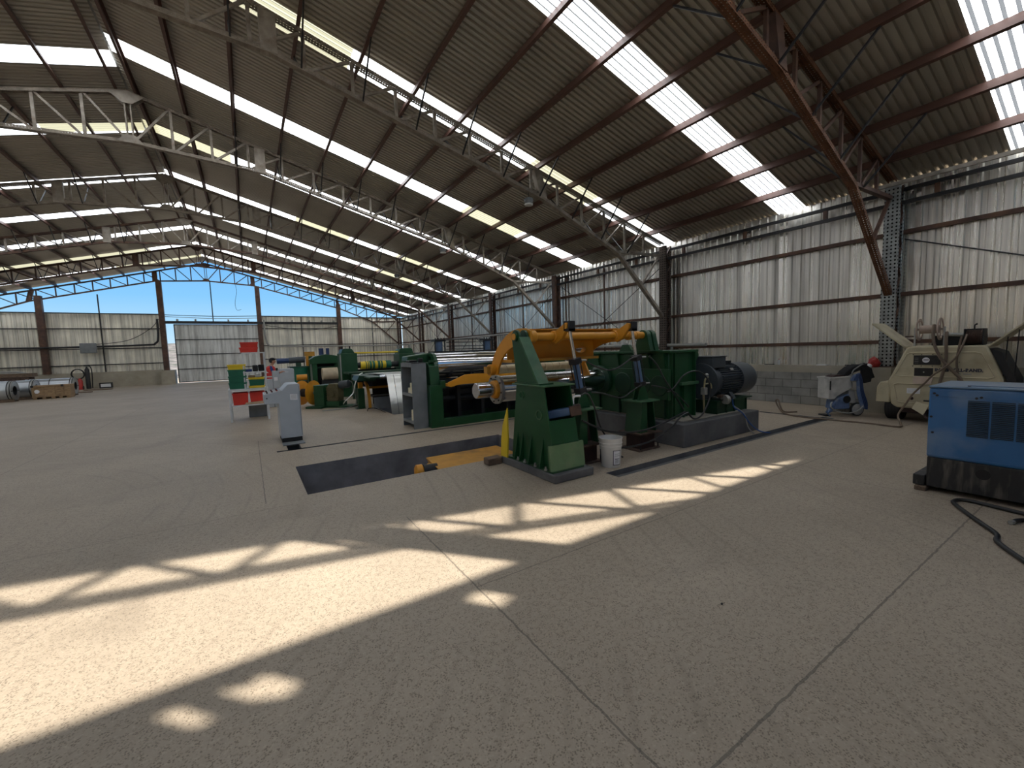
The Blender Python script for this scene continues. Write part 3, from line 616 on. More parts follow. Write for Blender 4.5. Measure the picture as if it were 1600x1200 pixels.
mb = MB(); mb.box(-8.75, -8.0, YF-.68, YF-.49, 2.22, 2.85); part('housing', mb, M['grey_cab'], t, bevel=.02); mb = MB(); mb.box(-8.71, -8.04, YF-.70, YF-.68, 2.26, 2.81); part('cover', mb, M['grey_cab'], t)
# wire hanging in the opening
mb = MB(); mb.tube([(-.4, YF-.5, 7.0), (-.35, YF-.5, 6.4), (-.5, YF-.5, 5.6), (-.42, YF-.5, 5.1), (-.15, YF-.5, 5.15)], .012, 5); single('loose_wire', mb, M['dark_metal'], 'short loose wire dangling against the sky below the gable truss', 'wire')
# high-bay lamps
def lamp(x, y, z, label):
    t = T('high_bay_lamp', label, 'lamp', (x, y, z), 0, 'round lamps hanging from the trusses')
    mb = MB(); mb.lathe([(0, .06), (.06, .11), (.12, .12), (.16, .05)], (x, y, z), (0, 0, 1), 18); part('housing', mb, M['grey_cab'], t)
    mb = MB(); mb.lathe([(0, .10), (.03, .11), (.035, .11)], (x, y, z-.03), (0, 0, 1), 18); part('lens', mb, M['glass_lamp'], t)
    mb = MB(); mb.cyl((x, y, z+.14), (x, y, z+.38), .008, n=6); part('hook', mb, M['dark_metal'], t)
lamp(6.22, 8.75, 5.22, 'round lamp hanging under the second truss, nearest and largest of the lamps')
lamp(6.30, 14.35, 5.22, 'round lamp under the third truss, in the middle of the hall')
lamp(6.30, 19.95, 5.22, 'small round lamp under the fourth truss, farthest of the lamps')

# ================================================================== machines
def Bx(*a): return MB().box(*a)
def rod(p0, p1, r, r2=None, n=20): return MB().cyl(p0, p1, r, r2, n)
def holed(outer, holes_, x0, x1, axis='x'):
    """plate with real holes: outline and holes are 2-d loops"""
    bm = bmesh.new(); es = []
    for loop in [outer]+holes_:
        vs = [bm.verts.new((0, p[0], p[1])) for p in loop]
        es += [bm.edges.new((vs[i], vs[(i+1) % len(vs)])) for i in range(len(vs))]
    bmesh.ops.triangle_fill(bm, edges=es, use_beauty=True)
    bm.verts.index_update(); V = [(v.co.y, v.co.z) for v in bm.verts]; Fc = [[v.index for v in f.verts] for f in bm.faces]; bm.free()
    P = (lambda p, a: (a, p[0], p[1])) if axis == 'x' else (lambda p, a: (p[0], a, p[1]))
    mb = MB(); n = len(V); vs = [P(p, x0) for p in V]+[P(p, x1) for p in V]; fs = [tuple(f) for f in Fc]+[tuple(k+n for k in reversed(f)) for f in Fc]; b = 0
    for loop in [outer]+holes_:
        m = len(loop)
        for i in range(m): j = (i+1) % m; fs.append((b+i, b+j, n+b+j, n+b+i))
        b += m
    return mb.add(vs, fs)
def circ(cx, cy, r, n=20, ry=None): return [(cx+r*math.cos(2*math.pi*i/n), cy+(ry or r)*math.sin(2*math.pi*i/n)) for i in range(n)]

# --- concrete foundations
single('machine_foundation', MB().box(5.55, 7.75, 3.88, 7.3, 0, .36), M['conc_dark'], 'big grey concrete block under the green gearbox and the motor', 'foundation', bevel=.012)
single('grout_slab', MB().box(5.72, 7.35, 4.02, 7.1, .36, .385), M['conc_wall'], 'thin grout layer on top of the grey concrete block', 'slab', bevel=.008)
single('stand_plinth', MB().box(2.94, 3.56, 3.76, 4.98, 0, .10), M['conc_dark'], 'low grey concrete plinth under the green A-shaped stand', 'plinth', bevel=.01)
mb = MB().box(2.70, 2.93, 4.93, 5.08, .0, .10); single('timber_block', mb, M['wood_old'], 'short weathered timber lying at the corner of the grey plinth', 'timber', bevel=.015)

# --- green support stand
t = T('support_stand', 'tall green steel stand on the grey plinth, nearest of the green machinery', 'machine stand', (3.2, 4.3, .10))
o = part('base_plate', Bx(2.97, 3.47, 3.84, 4.86, .10, .125), M['green'], t)
side = [(4.78, .125), (3.87, .125), (3.89, .45), (4.02, 1.13), (4.62, 1.13)]
part('side_plate', MB().prism(side, 3.00, 3.018, 'x'), M['green'], t)
part('side_plate', MB().prism(side, 3.41, 3.428, 'x'), M['green'], t)
part('front_plate', MB().prism([(3.885, .42), (3.90, .42), (3.955, .72), (3.94, .72)], 3.018, 3.41, 'x'), M['green'], t)
part('kick_plate', MB().prism([(3.84, .125), (3.872, .125), (3.90, .43), (3.872, .43)], 2.95, 3.49, 'x'), M['green_faded'], t, 'paler green lower plate')
part('back_plate', MB().prism([(4.75, .125), (4.77, .125), (4.62, 1.13), (4.60, 1.13)], 3.018, 3.41, 'x'), M['green'], t)
part('top_plate', Bx(2.965, 3.46, 3.97, 4.68, 1.13, 1.15), M['green_pale'], t, bevel=.004)
cheek = [(4.12, 1.15), (4.60, 1.15), (4.695, 1.72), (4.70, 1.77)]+[(4.61+.09*math.cos(a), 1.765+.09*math.sin(a)) for a in [math.radians(k) for k in range(20, 181, 20)]]+[(4.515, 1.70)]
part('upright_arm', MB().prism(cheek, 3.00, 3.03, 'x'), M['green'], t)
part('upright_arm', MB().prism(cheek, 3.12, 3.15, 'x'), M['green'], t)
part('arm_flange', MB().prism([(4.105, 1.15), (4.14, 1.15), (4.535, 1.74), (4.515, 1.76)], 2.995, 3.16, 'x'), M['green_pale'], t)
part('arm_foot', Bx(2.985, 3.2, 4.08, 4.64, 1.15, 1.168), M['green'], t)
part('pivot_boss', MB().ring((2.975, 4.61, 1.765), (3.0, 4.61, 1.765), .062, .045), M['green'], t)
part('pivot_pin', rod((2.965, 4.61, 1.765), (3.0, 4.61, 1.765), .044, n=18), M['orange'], t, 'orange pivot end')
for y, z, r in ((4.50, 1.00, .05), (4.12, .78, .062)): part('weld_ring', MB().ring((2.988, y, z), (3.0, y, z), r, r-.012), M['green_pale'], t)
for y in (4.62, 4.5, 4.30, 4.05):
    part('rib', MB().prism([(2.925, .125), (3.0, .125), (3.0, .50)], y-.006, y+.006, 'y'), M['green'], t)
for y in (4.56, 4.40, 4.17, 3.95): part('anchor_bolt', MB().cyl((2.95, y, .125), (2.95, y, .17), .012, n=8).cyl((2.95, y, .125), (2.95, y, .145), .022, n=6), M['galv_bars'], t)
t = T('side_guard', 'yellow curved steel plate standing against the rear of the green stand', 'guard', (2.96, 4.87, .1))
part('plate', MB().prism([(4.83, .10), (5.0, .10), (4.975, .35), (4.925, .55), (4.80, .80), (4.795, .40)], 2.945, 2.965, 'x'), M['yellow'], t)
t = T('hydraulic_cylinder', 'short blue cylinder with rusty head poking out of the green stand', 'hydraulic cylinder', (3.35, 4.1, .70), 0)
p0, p1, p2 = (3.10, 4.22, .74), (3.40, 4.02, .795), (3.52, 3.94, .82)
part('barrel', MB().bar(p0, p1, .10, .10), M['blue_cyl'], t, bevel=.01); part('head', MB().bar(p1, p2, .13, .13), M['rust'], t, 'rusty cylinder head', bevel=.01)
part('fitting', MB().tube([(3.44, 3.99, .88), (3.44, 3.99, .96), (3.46, 3.97, .985), (3.52, 3.94, .985)], .014, 8), M['paper'], t, 'pale elbow fitting')

# --- orange swing frame with its tube
t = T('swing_frame', 'big orange curved swing frame pivoting on the green stand above the chrome drum', 'swing frame', (4.1, 4.61, 1.3))
arc = [(4.50, 1.84), (4.62, 1.88), (4.79, 1.885), (4.95, 1.86), (5.10, 1.805), (5.25, 1.72), (5.38, 1.62), (5.49, 1.50), (5.57, 1.36), (5.60, 1.23), (5.40, 1.22), (5.36, 1.33), (5.28, 1.44), (5.18, 1.53), (5.05, 1.60), (4.92, 1.645), (4.78, 1.665), (4.62, 1.67), (4.5, 1.70)]
part('side_plate', MB().prism(arc, 3.165, 3.195, 'x'), M['orange'], t)
part('side_plate', MB().prism(arc[:10]+[(5.40, 1.10), (5.25, 1.12)]+arc[11:], 4.90, 4.93, 'x'), M['orange'], t)
rib = [(4.70, 1.875), (4.95, 1.85), (5.10, 1.795), (5.25, 1.71), (5.38, 1.61), (5.40, 1.585), (5.37, 1.60), (5.24, 1.70), (5.10, 1.783), (4.95, 1.838), (4.70, 1.863)]
part('cover_plate', MB().prism(rib, 3.195, 4.90, 'x'), M['orange'], t)
part('web_plate', holed([(3.195, 1.45), (4.90, 1.45), (4.90, 1.72), (3.195, 1.72)], [circ(3.55, 1.565, .095, 20, .055), circ(4.62, 1.565, .12, 20, .05)], 5.14, 5.155, 'y'), M['orange'], t)
part('stiffener', Bx(3.195, 4.90, 5.02, 5.38, 1.41, 1.45), M['orange_worn'], t)
part('torque_tube', MB().lathe([(0, .055), (2.33, .055)], (3.155, 4.61, 1.765), (1, 0, 0), 24), M['orange'], t)
for x, r, w in ((3.21, .088, .10), (3.62, .080, .10), (4.82, .080, .10), (5.12, .075, .08), (5.30, .066, .10)):
    part('collar', MB().lathe([(0, r-.008), (.01, r), (w-.01, r), (w, r-.008)], (x, 4.61, 1.765), (1, 0, 0), 24), M['orange'], t)
for x in (3.645, 4.845):
    part('lever', MB().prism([(4.68, 1.79), (4.65, 1.69), (4.57, 1.66), (4.44, 1.73), (4.33, 1.86), (4.32, 1.93), (4.36, 1.94)], x, x+.055, 'x'), M['orange'], t, bevel=.006)
part('bearing_block', MB().prism(circ(5.50, 1.30, .085, 16), 3.08, 3.165, 'x'), M['orange'], t, bevel=.01)
part('bearing_cap', Bx(3.02, 3.08, 5.45, 5.55, 1.25, 1.35), M['orange_worn'], t)
pr = T('press_roller', 'cream segmented press roller hung in the orange swing frame', 'roller', (4, 5.5, 1.3))
# grooved: rings on a shaft
prof_ = [(0, .03), (.02, .03)]
x = .02
for k in range(11): prof_ += [(x, .062), (x+.005, .068), (x+.14, .068), (x+.145, .062), (x+.15, .052)]; x += .15
part('roll', MB().lathe(prof_+[(x, .03)], (3.20, 5.50, 1.30), (1, 0, 0), 24), M['cream'], pr)

# --- rods, cylinders and pedestals
def lift(x, lb1, lb2, first):
    t = T('hydraulic_cylinder', lb1, 'hydraulic cylinder', (x, 4.34, .95), 0)
    top = Vector((x-.10, 4.34, 1.86)); mid = Vector((x-.01, 4.34, 1.42)); bot = Vector((x+.08, 4.34, .99)); d = (bot-top).normalized()
    part('rod', rod(top, mid, .024, n=16), M['chrome_rod'], t)
    part('clevis', MB().box(top.x-.055, top.x+.055, 4.28, 4.31, 1.82, 1.96).box(top.x-.055, top.x+.055, 4.37, 4.40, 1.82, 1.96).box(top.x-.055, top.x+.055, 4.28, 4.40, 1.82, 1.86), M['dark_metal'], t, bevel=.006)
    part('barrel', rod(mid+d*.04, bot-d*.04, .050, n=20), M['blue_cyl'], t)
    for a in (-1, 1):
        for b in (-1, 1):
            o_ = Vector((a*.05, b*.05, 0)); part('tie_rod', rod(mid+o_, bot+o_, .008, n=6), M['dark_metal'], t)
    part('head', MB().prof([(-.065, -.065), (.065, -.065), (.065, .065), (-.065, .065)], mid-d*.03, mid+d*.05, (0, 1, 0)), M['dark_metal'], t, bevel=.005)
    part('base_cap', MB().prof([(-.065, -.065), (.065, -.065), (.065, .065), (-.065, .065)], bot-d*.05, bot+d*.02, (0, 1, 0)), M['dark_metal'], t, bevel=.005)
    for p in (mid, bot-d*.02): part('port_fitting', rod(p+Vector((.06, -.03, 0)), p+Vector((.16, -.05, 0)), .014, n=10), M['conduit'], t)
    q = T('pedestal', lb2, 'pedestal', (x+.1, 4.34, 0)); cx = x+.08
    part('foot_plate', Bx(cx-.26, cx+.22, 4.14, 4.54, 0, .018), M['rust'], q)
    part('base_column', MB().box(cx-.16, cx+.16, 4.20, 4.215, .018, .25).box(cx-.16, cx+.16, 4.47, 4.485, .018, .25).box(cx-.01, cx+.01, 4.215, 4.47, .018, .25).box(cx-.16, cx-.145, 4.215, 4.47, .018, .25), M['rust_red'], q, 'dark rusty beam base')
    part('middle_plate', Bx(cx-.25, cx+.25, 4.12, 4.56, .25, .27), M['rust'], q)
    for dx in (-.2, .2): part('anchor_bolt', rod((cx+dx, 4.17, .018), (cx+dx, 4.17, .09), .011, n=8), M['dark_metal'], q)
    for s_ in (-1, 1): part('flange', MB().prism([(cx+s_*.19, .27), (cx+s_*.175, .27), (cx+s_*.105, .74), (cx+s_*.12, .74)], 4.19, 4.49, 'y'), M['green'], q)
    part('web', MB().prism([(cx-.18, .27), (cx+.18, .27), (cx+.11, .74), (cx-.11, .74)], 4.33, 4.345, 'y'), M['rust'], q, 'bare rusty web')
    part('corner_web', MB().prism([(cx-.18, .27), (cx-.02, .27), (cx-.02, .74), (cx-.11, .74)], 4.19, 4.20, 'y'), M['green'], q)
    part('top_plate', Bx(cx-.22, cx+.22, 4.14, 4.54, .74, .76), M['green_pale'], q, bevel=.003)
    for dy in (-.05, .05): part('lug', MB().prism([(cx-.12, .76), (cx+.12, .76), (cx+.05, .95), (cx+.02, .985), (cx-.02, .985), (cx-.05, .95)], 4.34+dy-.01, 4.34+dy+.01, 'y'), M['green'], q)
lift(3.80, 'blue hydraulic cylinder with shiny rod next to the green stand', 'green tapered pedestal with rusty base beside the green stand', True)
lift(5.03, 'blue hydraulic cylinder with shiny rod in front of the green gearbox', 'green tapered pedestal with rusty base right behind the white bucket', False)

# --- hoses
def hose(pts, r, m, label, name='hydraulic_hose', cat='hose', group=None):
    return single(name, MB().tube(pts, r, 8), m, label, cat, group)
G_ = None
hose([(3.93, 4.26, 1.40), (4.1, 4.24, 1.32), (4.35, 4.22, 1.26), (4.58, 4.22, 1.32), (4.80, 4.24, 1.41), (4.95, 4.26, 1.43)], .011, M['hose_black'], 'upper hose looping between the two blue cylinders')
hose([(4.0, 4.26, .97), (4.2, 4.24, .94), (4.53, 4.20, .85), (4.80, 4.22, .93), (5.02, 4.24, 1.0)], .011, M['hose_black'], 'lower hose looping between the two blue cylinders')
hose([(5.20, 4.24, 1.43), (5.30, 4.18, 1.30), (5.40, 4.12, 1.08), (5.55, 4.08, .86), (5.72, 4.08, .68), (5.83, 4.08, .55)], .012, M['hose_black'], 'black hose slanting down from the top of the right blue cylinder')
hose([(5.28, 4.26, .97), (5.42, 4.15, .93), (5.62, 4.05, .82), (5.84, 4.0, .60)], .011, M['hose_black'], 'black hose slanting down from the foot of the right blue cylinder')
hose([(3.56, 3.96, .66), (3.84, 4.03, .54), (4.14, 4.07, .43), (4.45, 4.07, .37), (4.79, 4.05, .35), (5.16, 4.03, .39), (5.46, 4.0, .47), (5.73, 3.98, .54)], .014, M['hose_black'], 'long black hose hanging in a bow behind the white bucket')
hose([(5.71, 3.92, .53), (5.55, 3.94, .48), (5.38, 3.98, .33), (5.09, 4.02, .20), (4.74, 4.04, .15), (4.35, 4.06, .16)], .014, M['hose_black'], 'black hose dipping low in front of the right pedestal')
hose([(3.53, 3.94, .99), (3.66, 3.96, 1.0), (3.80, 3.98, .80), (4.0, 4.09, .52), (4.17, 4.12, .30), (4.30, 4.12, .10), (4.4, 4.05, .02)], .012, M['hose_black'], 'black hose running down from the rusty head to behind the bucket')
hose([(5.45, 4.1, .86), (5.6, 4.08, .93), (5.76, 4.05, 1.09), (5.97, 4.02, 1.16), (6.19, 4.0, 1.12), (6.35, 3.97, .95), (6.36, 3.97, .7), (6.22, 3.97, .50), (6.05, 3.96, .41), (5.88, 3.95, .42), (5.74, 3.95, .53)], .013, M['hose_black'], 'black hose in a tall loop across the front of the gearbox')
hose([(7.0, 3.95, .63), (7.02, 3.93, .48), (7.15, 3.86, .38), (7.3, 3.80, .18), (7.5, 3.74, .03), (7.62, 3.62, .0)], .010, M['blue_tube'], 'thin blue tube running down over the concrete block below the motor', 'air_tube', 'tube')
hose([(7.10, 4.0, .50), (7.18, 3.92, .42), (7.22, 3.85, .33), (7.24, 3.80, .12), (7.3, 3.73, .01)], .011, M['conduit'], 'thin grey cable running down the concrete block below the motor', 'cable', 'cable')

# --- chrome mandrel
t = T('coiler_drum', 'long chrome winding drum sticking out of the green gearbox', 'winding drum', (4.3, 5.7, .97))
part('spindle', MB().lathe([(0, .112), (.01, .12), (.22, .12), (.23, .105), (.34, .09), (.36, .09)], (2.94, 5.70, .975), (1, 0, 0), 32), M['chrome'], t)
part('hub', MB().lathe([(0, .13), (.02, .145), (.08, .145), (.10, .12)], (3.24, 5.70, .975), (1, 0, 0), 28), M['orange'], t)
part('end_ring', MB().ring((3.29, 5.7, .975), (3.335, 5.7, .975), .235, .165), M['galv_bars'], t)
for k in range(8):
    a = k*math.pi/4+.2; part('ring_bolt', rod((3.275, 5.7+.2*math.cos(a), .975+.2*math.sin(a)), (3.292, 5.7+.2*math.cos(a), .975+.2*math.sin(a)), .013, n=8), M['dark_metal'], t)
pf = [(0, .195), (.012, .21)]
for xx in (.9, 1.12, 1.3, 1.48): pf += [(xx-.006, .21), (xx-.004, .203), (xx+.004, .203), (xx+.006, .21)]
part('drum', MB().lathe(pf+[(2.2, .21)], (3.335, 5.7, .975), (1, 0, 0), 40), M['chrome'], t)
part('cone', MB().lathe([(0, .21), (.05, .27), (.1, .27)], (5.52, 5.7, .975), (1, 0, 0), 30), M['green_dark'], t)

# --- green gearbox
t = T('gearbox', 'huge dark green gearbox on the concrete block, left of the grey motor', 'gearbox', (6.0, 5.2, .385))
part('housing', Bx(5.70, 6.36, 4.26, 6.5, .385, 1.46), M['green'], t, bevel=.012)
part('lid_flange', Bx(5.66, 6.42, 4.21, 6.55, 1.46, 1.50), M['green'], t, bevel=.006)
part('split_flange', MB().box(5.95, 6.42, 4.20, 4.26, .92, .97), M['green_pale'], t, bevel=.004)
for x in (5.72, 5.78, 6.02, 6.32): part('rib', Bx(x, x+.02, 4.205, 4.26, .385, 1.46 if x != 6.02 else .92), M['green'], t)
part('clutch_plate', Bx(5.635, 5.70, 4.22, 6.0, .70, 1.20), M['green'], t, bevel=.004)
for y, r in ((5.18, .20), (4.74, .17), (4.40, .17)): part('cover_disc', MB().lathe([(0, r), (.012, r-.01)], (5.635, y, .93), (-1, 0, 0), 30), M['green_dark'], t)
for y in (4.32, 4.62, 4.9, 5.3, 5.8, 6.2):
    part('gusset', MB().prism([(5.62, 1.46), (5.70, 1.46), (5.70, 1.22), (5.67, 1.22)], y-.008, y+.008, 'y'), M['green'], t); part('lower_rib', Bx(5.66, 5.70, y-.008, y+.008, .385, .70), M['green_dark'], t)
br = [(-.16, 1.50), (.16, 1.50), (.10, 1.765)]+[(.10*math.cos(a), 1.765+.085*math.sin(a)) for a in [math.radians(k) for k in range(20, 161, 20)]]+[(-.10, 1.765)]
for x in (5.47, 5.60):
    part('bearing_bracket', MB().prism([(4.61+p, q) for p, q in br], x+.015, x+.11, 'x'), M['green'], t, bevel=.004)
part('bracket_shelf', Bx(5.44, 5.76, 4.42, 4.80, 1.50, 1.515), M['green'], t)
part('bearing_bracket', MB().prism([(5.0, 1.50), (5.3, 1.50), (5.22, 1.62), (5.08, 1.62)], 5.68, 5.74, 'x'), M['green'], t)
part('vent_plug', rod((5.9, 4.35, 1.50), (5.9, 4.35, 1.56), .02, n=10), M['galv_bars'], t)
part('lifting_lug', MB().prism([(6.36, 1.30), (6.44, 1.40), (6.40, 1.50), (6.36, 1.50)], 4.22, 4.28, 'y'), M['green'], t)
t = T('valve_block', 'brass valve with fittings on the front of the gearbox near the motor', 'valve', (6.40, 4.08, .8))
part('body', MB().box(6.37, 6.45, 4.06, 4.14, .74, .86), M['conduit'], t, bevel=.008); part('pipe', MB().tube([(6.41, 4.1, .86), (6.41, 4.08, 1.0), (6.46, 4.06, 1.04)], .016, 8), M['brass'], t)
part('elbow', MB().tube([(6.45, 4.1, .92), (6.53, 4.06, .92), (6.54, 4.05, .84)], .012, 8), M['brass'], t); part('knob', MB().sphere((6.43, 4.07, 1.07), .032), M['conduit'], t)
for dx in (0, .03): part('copper_line', MB().tube([(6.38+dx, 4.1, .74), (6.36+dx, 4.08, .60), (6.37+dx, 4.08, .42)], .006, 6), M['brass'], t)

# --- electric motor on green base
t = T('welded_plinth', 'dark green welded base under the grey electric motor', 'machine base', (7.05, 4.25, .385))
part('top_plate', Bx(6.62, 7.70, 3.98, 4.56, .60, .622), M['green_dark'], t, bevel=.003)
for x in (6.66, 6.95, 7.2, 7.58): part('leg_plate', Bx(x, x+.02, 4.02, 4.52, .385, .60), M['green_dark'], t)
part('front_plate', Bx(6.68, 7.58, 4.04, 4.055, .385, .60), M['green_dark'], t)
t = T('electric_motor', 'large dark grey finned electric motor at the right end of the gearbox', 'motor', (7.2, 4.26, .62))
mc = (0, 4.26, .94)
part('flange', MB().lathe([(0, .20), (.005, .31), (.04, .315), (.05, .27), (.12, .255)], (6.56, 4.26, .94), (1, 0, 0), 40), M['motor'], t)
part('housing', MB().lathe([(0, .20), (.02, .25), (.78, .25), (.80, .2)], (6.66, 4.26, .94), (1, 0, 0), 40), M['motor'], t)
mb = MB()
for k in range(40):
    a = 2*math.pi*k/40
    if 1.2 < a < 1.95: continue
    c, s_ = math.cos(a), math.sin(a); p = Vector((0, c, s_)); q = Vector((0, -s_, c))*.004
    v = [Vector((xx, 4.26, .94))+p*r_+q*e_ for xx in (6.80, 7.40) for r_ in (.245, .283) for e_ in (-1, 1)]
    mb.add(v, [(0, 1, 3, 2), (4, 6, 7, 5), (0, 4, 5, 1), (2, 3, 7, 6), (0, 2, 6, 4), (1, 5, 7, 3)])
part('cooling_fins', mb, M['motor'], t)
part('fan_cowl', MB().lathe([(0, .292), (.40, .292), (.47, .275), (.51, .23), (.52, .15), (.52, .02)], (7.40, 4.26, .94), (1, 0, 0), 40), M['motor'], t)
part('terminal_box', Bx(6.60, 6.98, 4.06, 4.42, 1.17, 1.36), M['motor'], t, bevel=.012)
part('terminal_lid', Bx(6.585, 7.0, 4.045, 4.435, 1.36, 1.375), M['motor'], t, bevel=.004)
for x in (6.85, 7.1): part('foot', MB().prism([(4.0, .622), (4.10, .622), (4.14, .72), (4.08, .74)], x, x+.10, 'x'), M['motor'], t); part('foot', MB().prism([(4.42, .622), (4.52, .622), (4.44, .74), (4.38, .72)], x, x+.10, 'x'), M['motor'], t)
part('lifting_eye', Bx(7.34, 7.42, 4.22, 4.30, 1.22, 1.27), M['black'], t)
part('nameplate', MB().add([(7.08, 4.03, 1.12), (7.18, 4.03, 1.12), (7.18, 4.055, 1.155), (7.08, 4.055, 1.155)], [(0, 1, 2, 3)]), M['conduit'], t, 'small silver nameplate')
t = T('brake_actuator', 'round silver brake actuator below the motor flange', 'actuator', (6.78, 3.97, .62))
part('drum', MB().lathe([(0, .04), (.01, .075), (.07, .08), (.10, .06)], (6.72, 3.94, .64), (1, -.25, 0), 22), M['galv_bars'], t); part('pin', MB().cyl((6.70, 3.95, .64), (6.66, 3.96, .64), .015, n=8), M['dark_metal'], t)
part('caliper', MB().box(6.80, 6.98, 3.93, 3.98, .625, .68), M['dark_metal'], t, bevel=.006); part('mount', Bx(6.66, 6.80, 3.96, 4.02, .68, .72), M['rust'], t)

# --- bucket
t = T('bucket', 'white plastic bucket with a printed label on the floor by the pedestal', 'bucket', (4.02, 3.92, 0))
part('shell', MB().lathe([(0, .02), (.0, .125), (.02, .13), (.27, .143), (.272, .152), (.285, .152), (.287, .146), (.315, .147), (.317, .156), (.325, .156), (.327, .149), (.375, .152), (.378, .158), (.388, .158), (.388, .150), (.33, .142), (.03, .122), (.03, .0)], (4.02, 3.92, 0), (0, 0, 1), 36, cap=False), M['white'], t)
def wrap(r0, r1, a0, a1, z0, z1, cx, cy, off, n=8):
    mb = MB(); vs = []
    for i in range(n+1):
        a = a0+(a1-a0)*i/n
        for z, r in ((z0, r0+off), (z1, r1+off)): vs.append((cx+r*math.cos(a), cy+r*math.sin(a), z))
    return mb.add(vs, [(2*i, 2*i+2, 2*i+3, 2*i+1) for i in range(n)])
a0 = -2.15
part('label', wrap(.1315, .141, a0, a0+.85, .035, .235, 4.02, 3.92, .001), M['paper'], t, 'white label with dark border')
mb = MB()
for za, zb, aa, ab in ((.035, .043, 0, .85), (.227, .235, 0, .85), (.035, .235, 0, .06), (.035, .235, .79, .85), (.115, .123, .2, .7), (.095, .101, .22, .62), (.08, .085, .22, .66), (.066, .070, .22, .6), (.16, .164, .15, .7), (.185, .189, .15, .7)):
    r_ = lambda z: .1305+(z-.02)*.05
    w_ = wrap(r_(za), r_(zb), a0+aa, a0+ab, za, zb, 4.02, 3.92, .0022); mb.add(w_.v, w_.f)
part('label_print', mb, M['ink'], t)
w_ = wrap(.1315, .141, a0-1.65, a0-1.35, .035, .235, 4.02, 3.92, .001); part('side_label', w_, M['ink'], t)

# --- coil car in the pit
t = T('coil_car', 'orange steel coil car lying in the floor pit beside the green stand', 'coil car', (2.9, 5.75, -.3))
mb = MB(); mb.add([(2.16, 5.40, -.06), (3.55, 5.40, -.06), (3.55, 6.18, -.06), (2.26, 6.18, -.06), (2.30, 5.36, -.28), (3.6, 5.36, -.28), (3.6, 6.22, -.28), (2.36, 6.22, -.28)], [(0, 1, 2, 3), (0, 4, 5, 1), (1, 5, 6, 2), (2, 6, 7, 3), (3, 7, 4, 0), (4, 7, 6, 5)]); part('table', mb, M['orange_worn'], t, bevel=.008)
part('body', Bx(2.45, 3.55, 5.42, 6.15, -.7, -.28), M['orange_worn'], t)
part('hinge', MB().cyl((2.17, 5.80, -.28), (2.17, 5.80, -.06), .035, n=12).box(2.11, 2.25, 5.72, 5.88, -.13, -.10).box(2.11, 2.25, 5.72, 5.88, -.21, -.18), M['orange'], t)
part('roller', MB().lathe([(0, .08), (.02, .11), (.10, .11), (.12, .08)], (1.92, 5.72, -.13), (1, -.12, 0), 22), M['orange'], t); part('roller_drum', rod((2.04, 5.705, -.13), (2.24, 5.68, -.13), .095, n=22), M['dark_metal'], t)
part('frame', Bx(1.95, 3.6, 5.45, 6.1, -.95, -.7), M['dark_metal'], t)

# --- pinch roll machine with the big chrome roll
t = T('roll_machine', 'green machine with a huge chrome roll behind the orange swing frame', 'rolling machine', (4.8, 8.7, 0))
part('end_frame', Bx(3.15, 3.44, 8.17, 9.3, .0, .90), M['green'], t, bevel=.01); part('end_post', MB().prism([(8.25, .90), (8.72, .90), (8.68, 1.30), (8.60, 1.38), (8.40, 1.38), (8.30, 1.30)], 3.20, 3.42, 'x'), M['green'], t, bevel=.01)
part('post_cap', Bx(3.24, 3.36, 8.30, 8.45, 1.38, 1.42), M['green'], t); part('latch', Bx(3.40, 3.50, 8.15, 8.30, .83, .99), M['green'], t, bevel=.01)
part('end_wheel', holed(circ(8.95, 1.29, .30, 36), [circ(8.95+.16*math.cos(a), 1.29+.16*math.sin(a), .055, 14) for a in [.3+k*math.pi*2/5 for k in range(5)]], 3.49, 3.56, 'x'), M['green'], t)
part('wheel_hub', rod((3.44, 8.95, 1.29), (3.52, 8.95, 1.29), .07), M['green_dark'], t)
part('drive_hood', MB().prism([(2.98, 1.40), (3.0, 1.52), (3.48, 1.58), (3.48, 1.20), (3.2, 1.18)], 9.03, 9.45, 'y'), M['green'], t, bevel=.02)
part('big_roll', MB().lathe([(0, .28), (.01, .285), (2.9, .285), (2.91, .28)], (3.57, 8.95, 1.29), (1, 0, 0), 64), M['chrome'], t)
part('front_beam', Bx(3.44, 6.5, 8.17, 8.32, 0, .17), M['green'], t, bevel=.006); part('rear_beam', Bx(3.44, 6.5, 9.2, 9.35, 0, .17), M['green_dark'], t)
part('end_frame', Bx(6.5, 6.8, 8.17, 9.3, 0, 1.5), M['green'], t, bevel=.01)
part('shade_backing', Bx(3.46, 6.48, 8.95, 8.98, .17, .98), M['black'], t, 'black sheet standing in for the shade of the interior')  # black sheet added to paint the shade inside the machine
for x in (3.9, 4.5, 5.2, 5.9): part('support', Bx(x, x+.08, 8.45, 8.9, .0, .85), M['dark_metal'], t)
for k, z in enumerate((.55, .80)): part('lower_roll', rod((3.46, 8.62, z), (6.48, 8.62, z), .07), M['dark_metal'], t)
t = T('guide_tray', 'orange sloping steel tray in front of the big chrome roll', 'tray', (4.5, 8.0, .9))
mb = MB().prism([(3.45, .90), (3.46, .96), (3.85, 1.10), (4.05, 1.11), (5.9, 1.07), (5.9, .93), (3.70, .90), (3.52, .86)], 7.93, 7.95, 'y'); part('front_lip', mb, M['orange'], t)
part('bed', MB().add([(3.85, 7.95, 1.10), (5.9, 7.95, 1.07), (5.9, 8.5, .90), (3.66, 8.5, .90), (3.85, 7.95, 1.08), (5.9, 7.95, 1.05), (5.9, 8.5, .88), (3.66, 8.5, .88)], [(0, 1, 2, 3), (4, 7, 6, 5), (0, 4, 5, 1), (1, 5, 6, 2), (2, 6, 7, 3), (3, 7, 4, 0)]), M['dark_metal'], t)
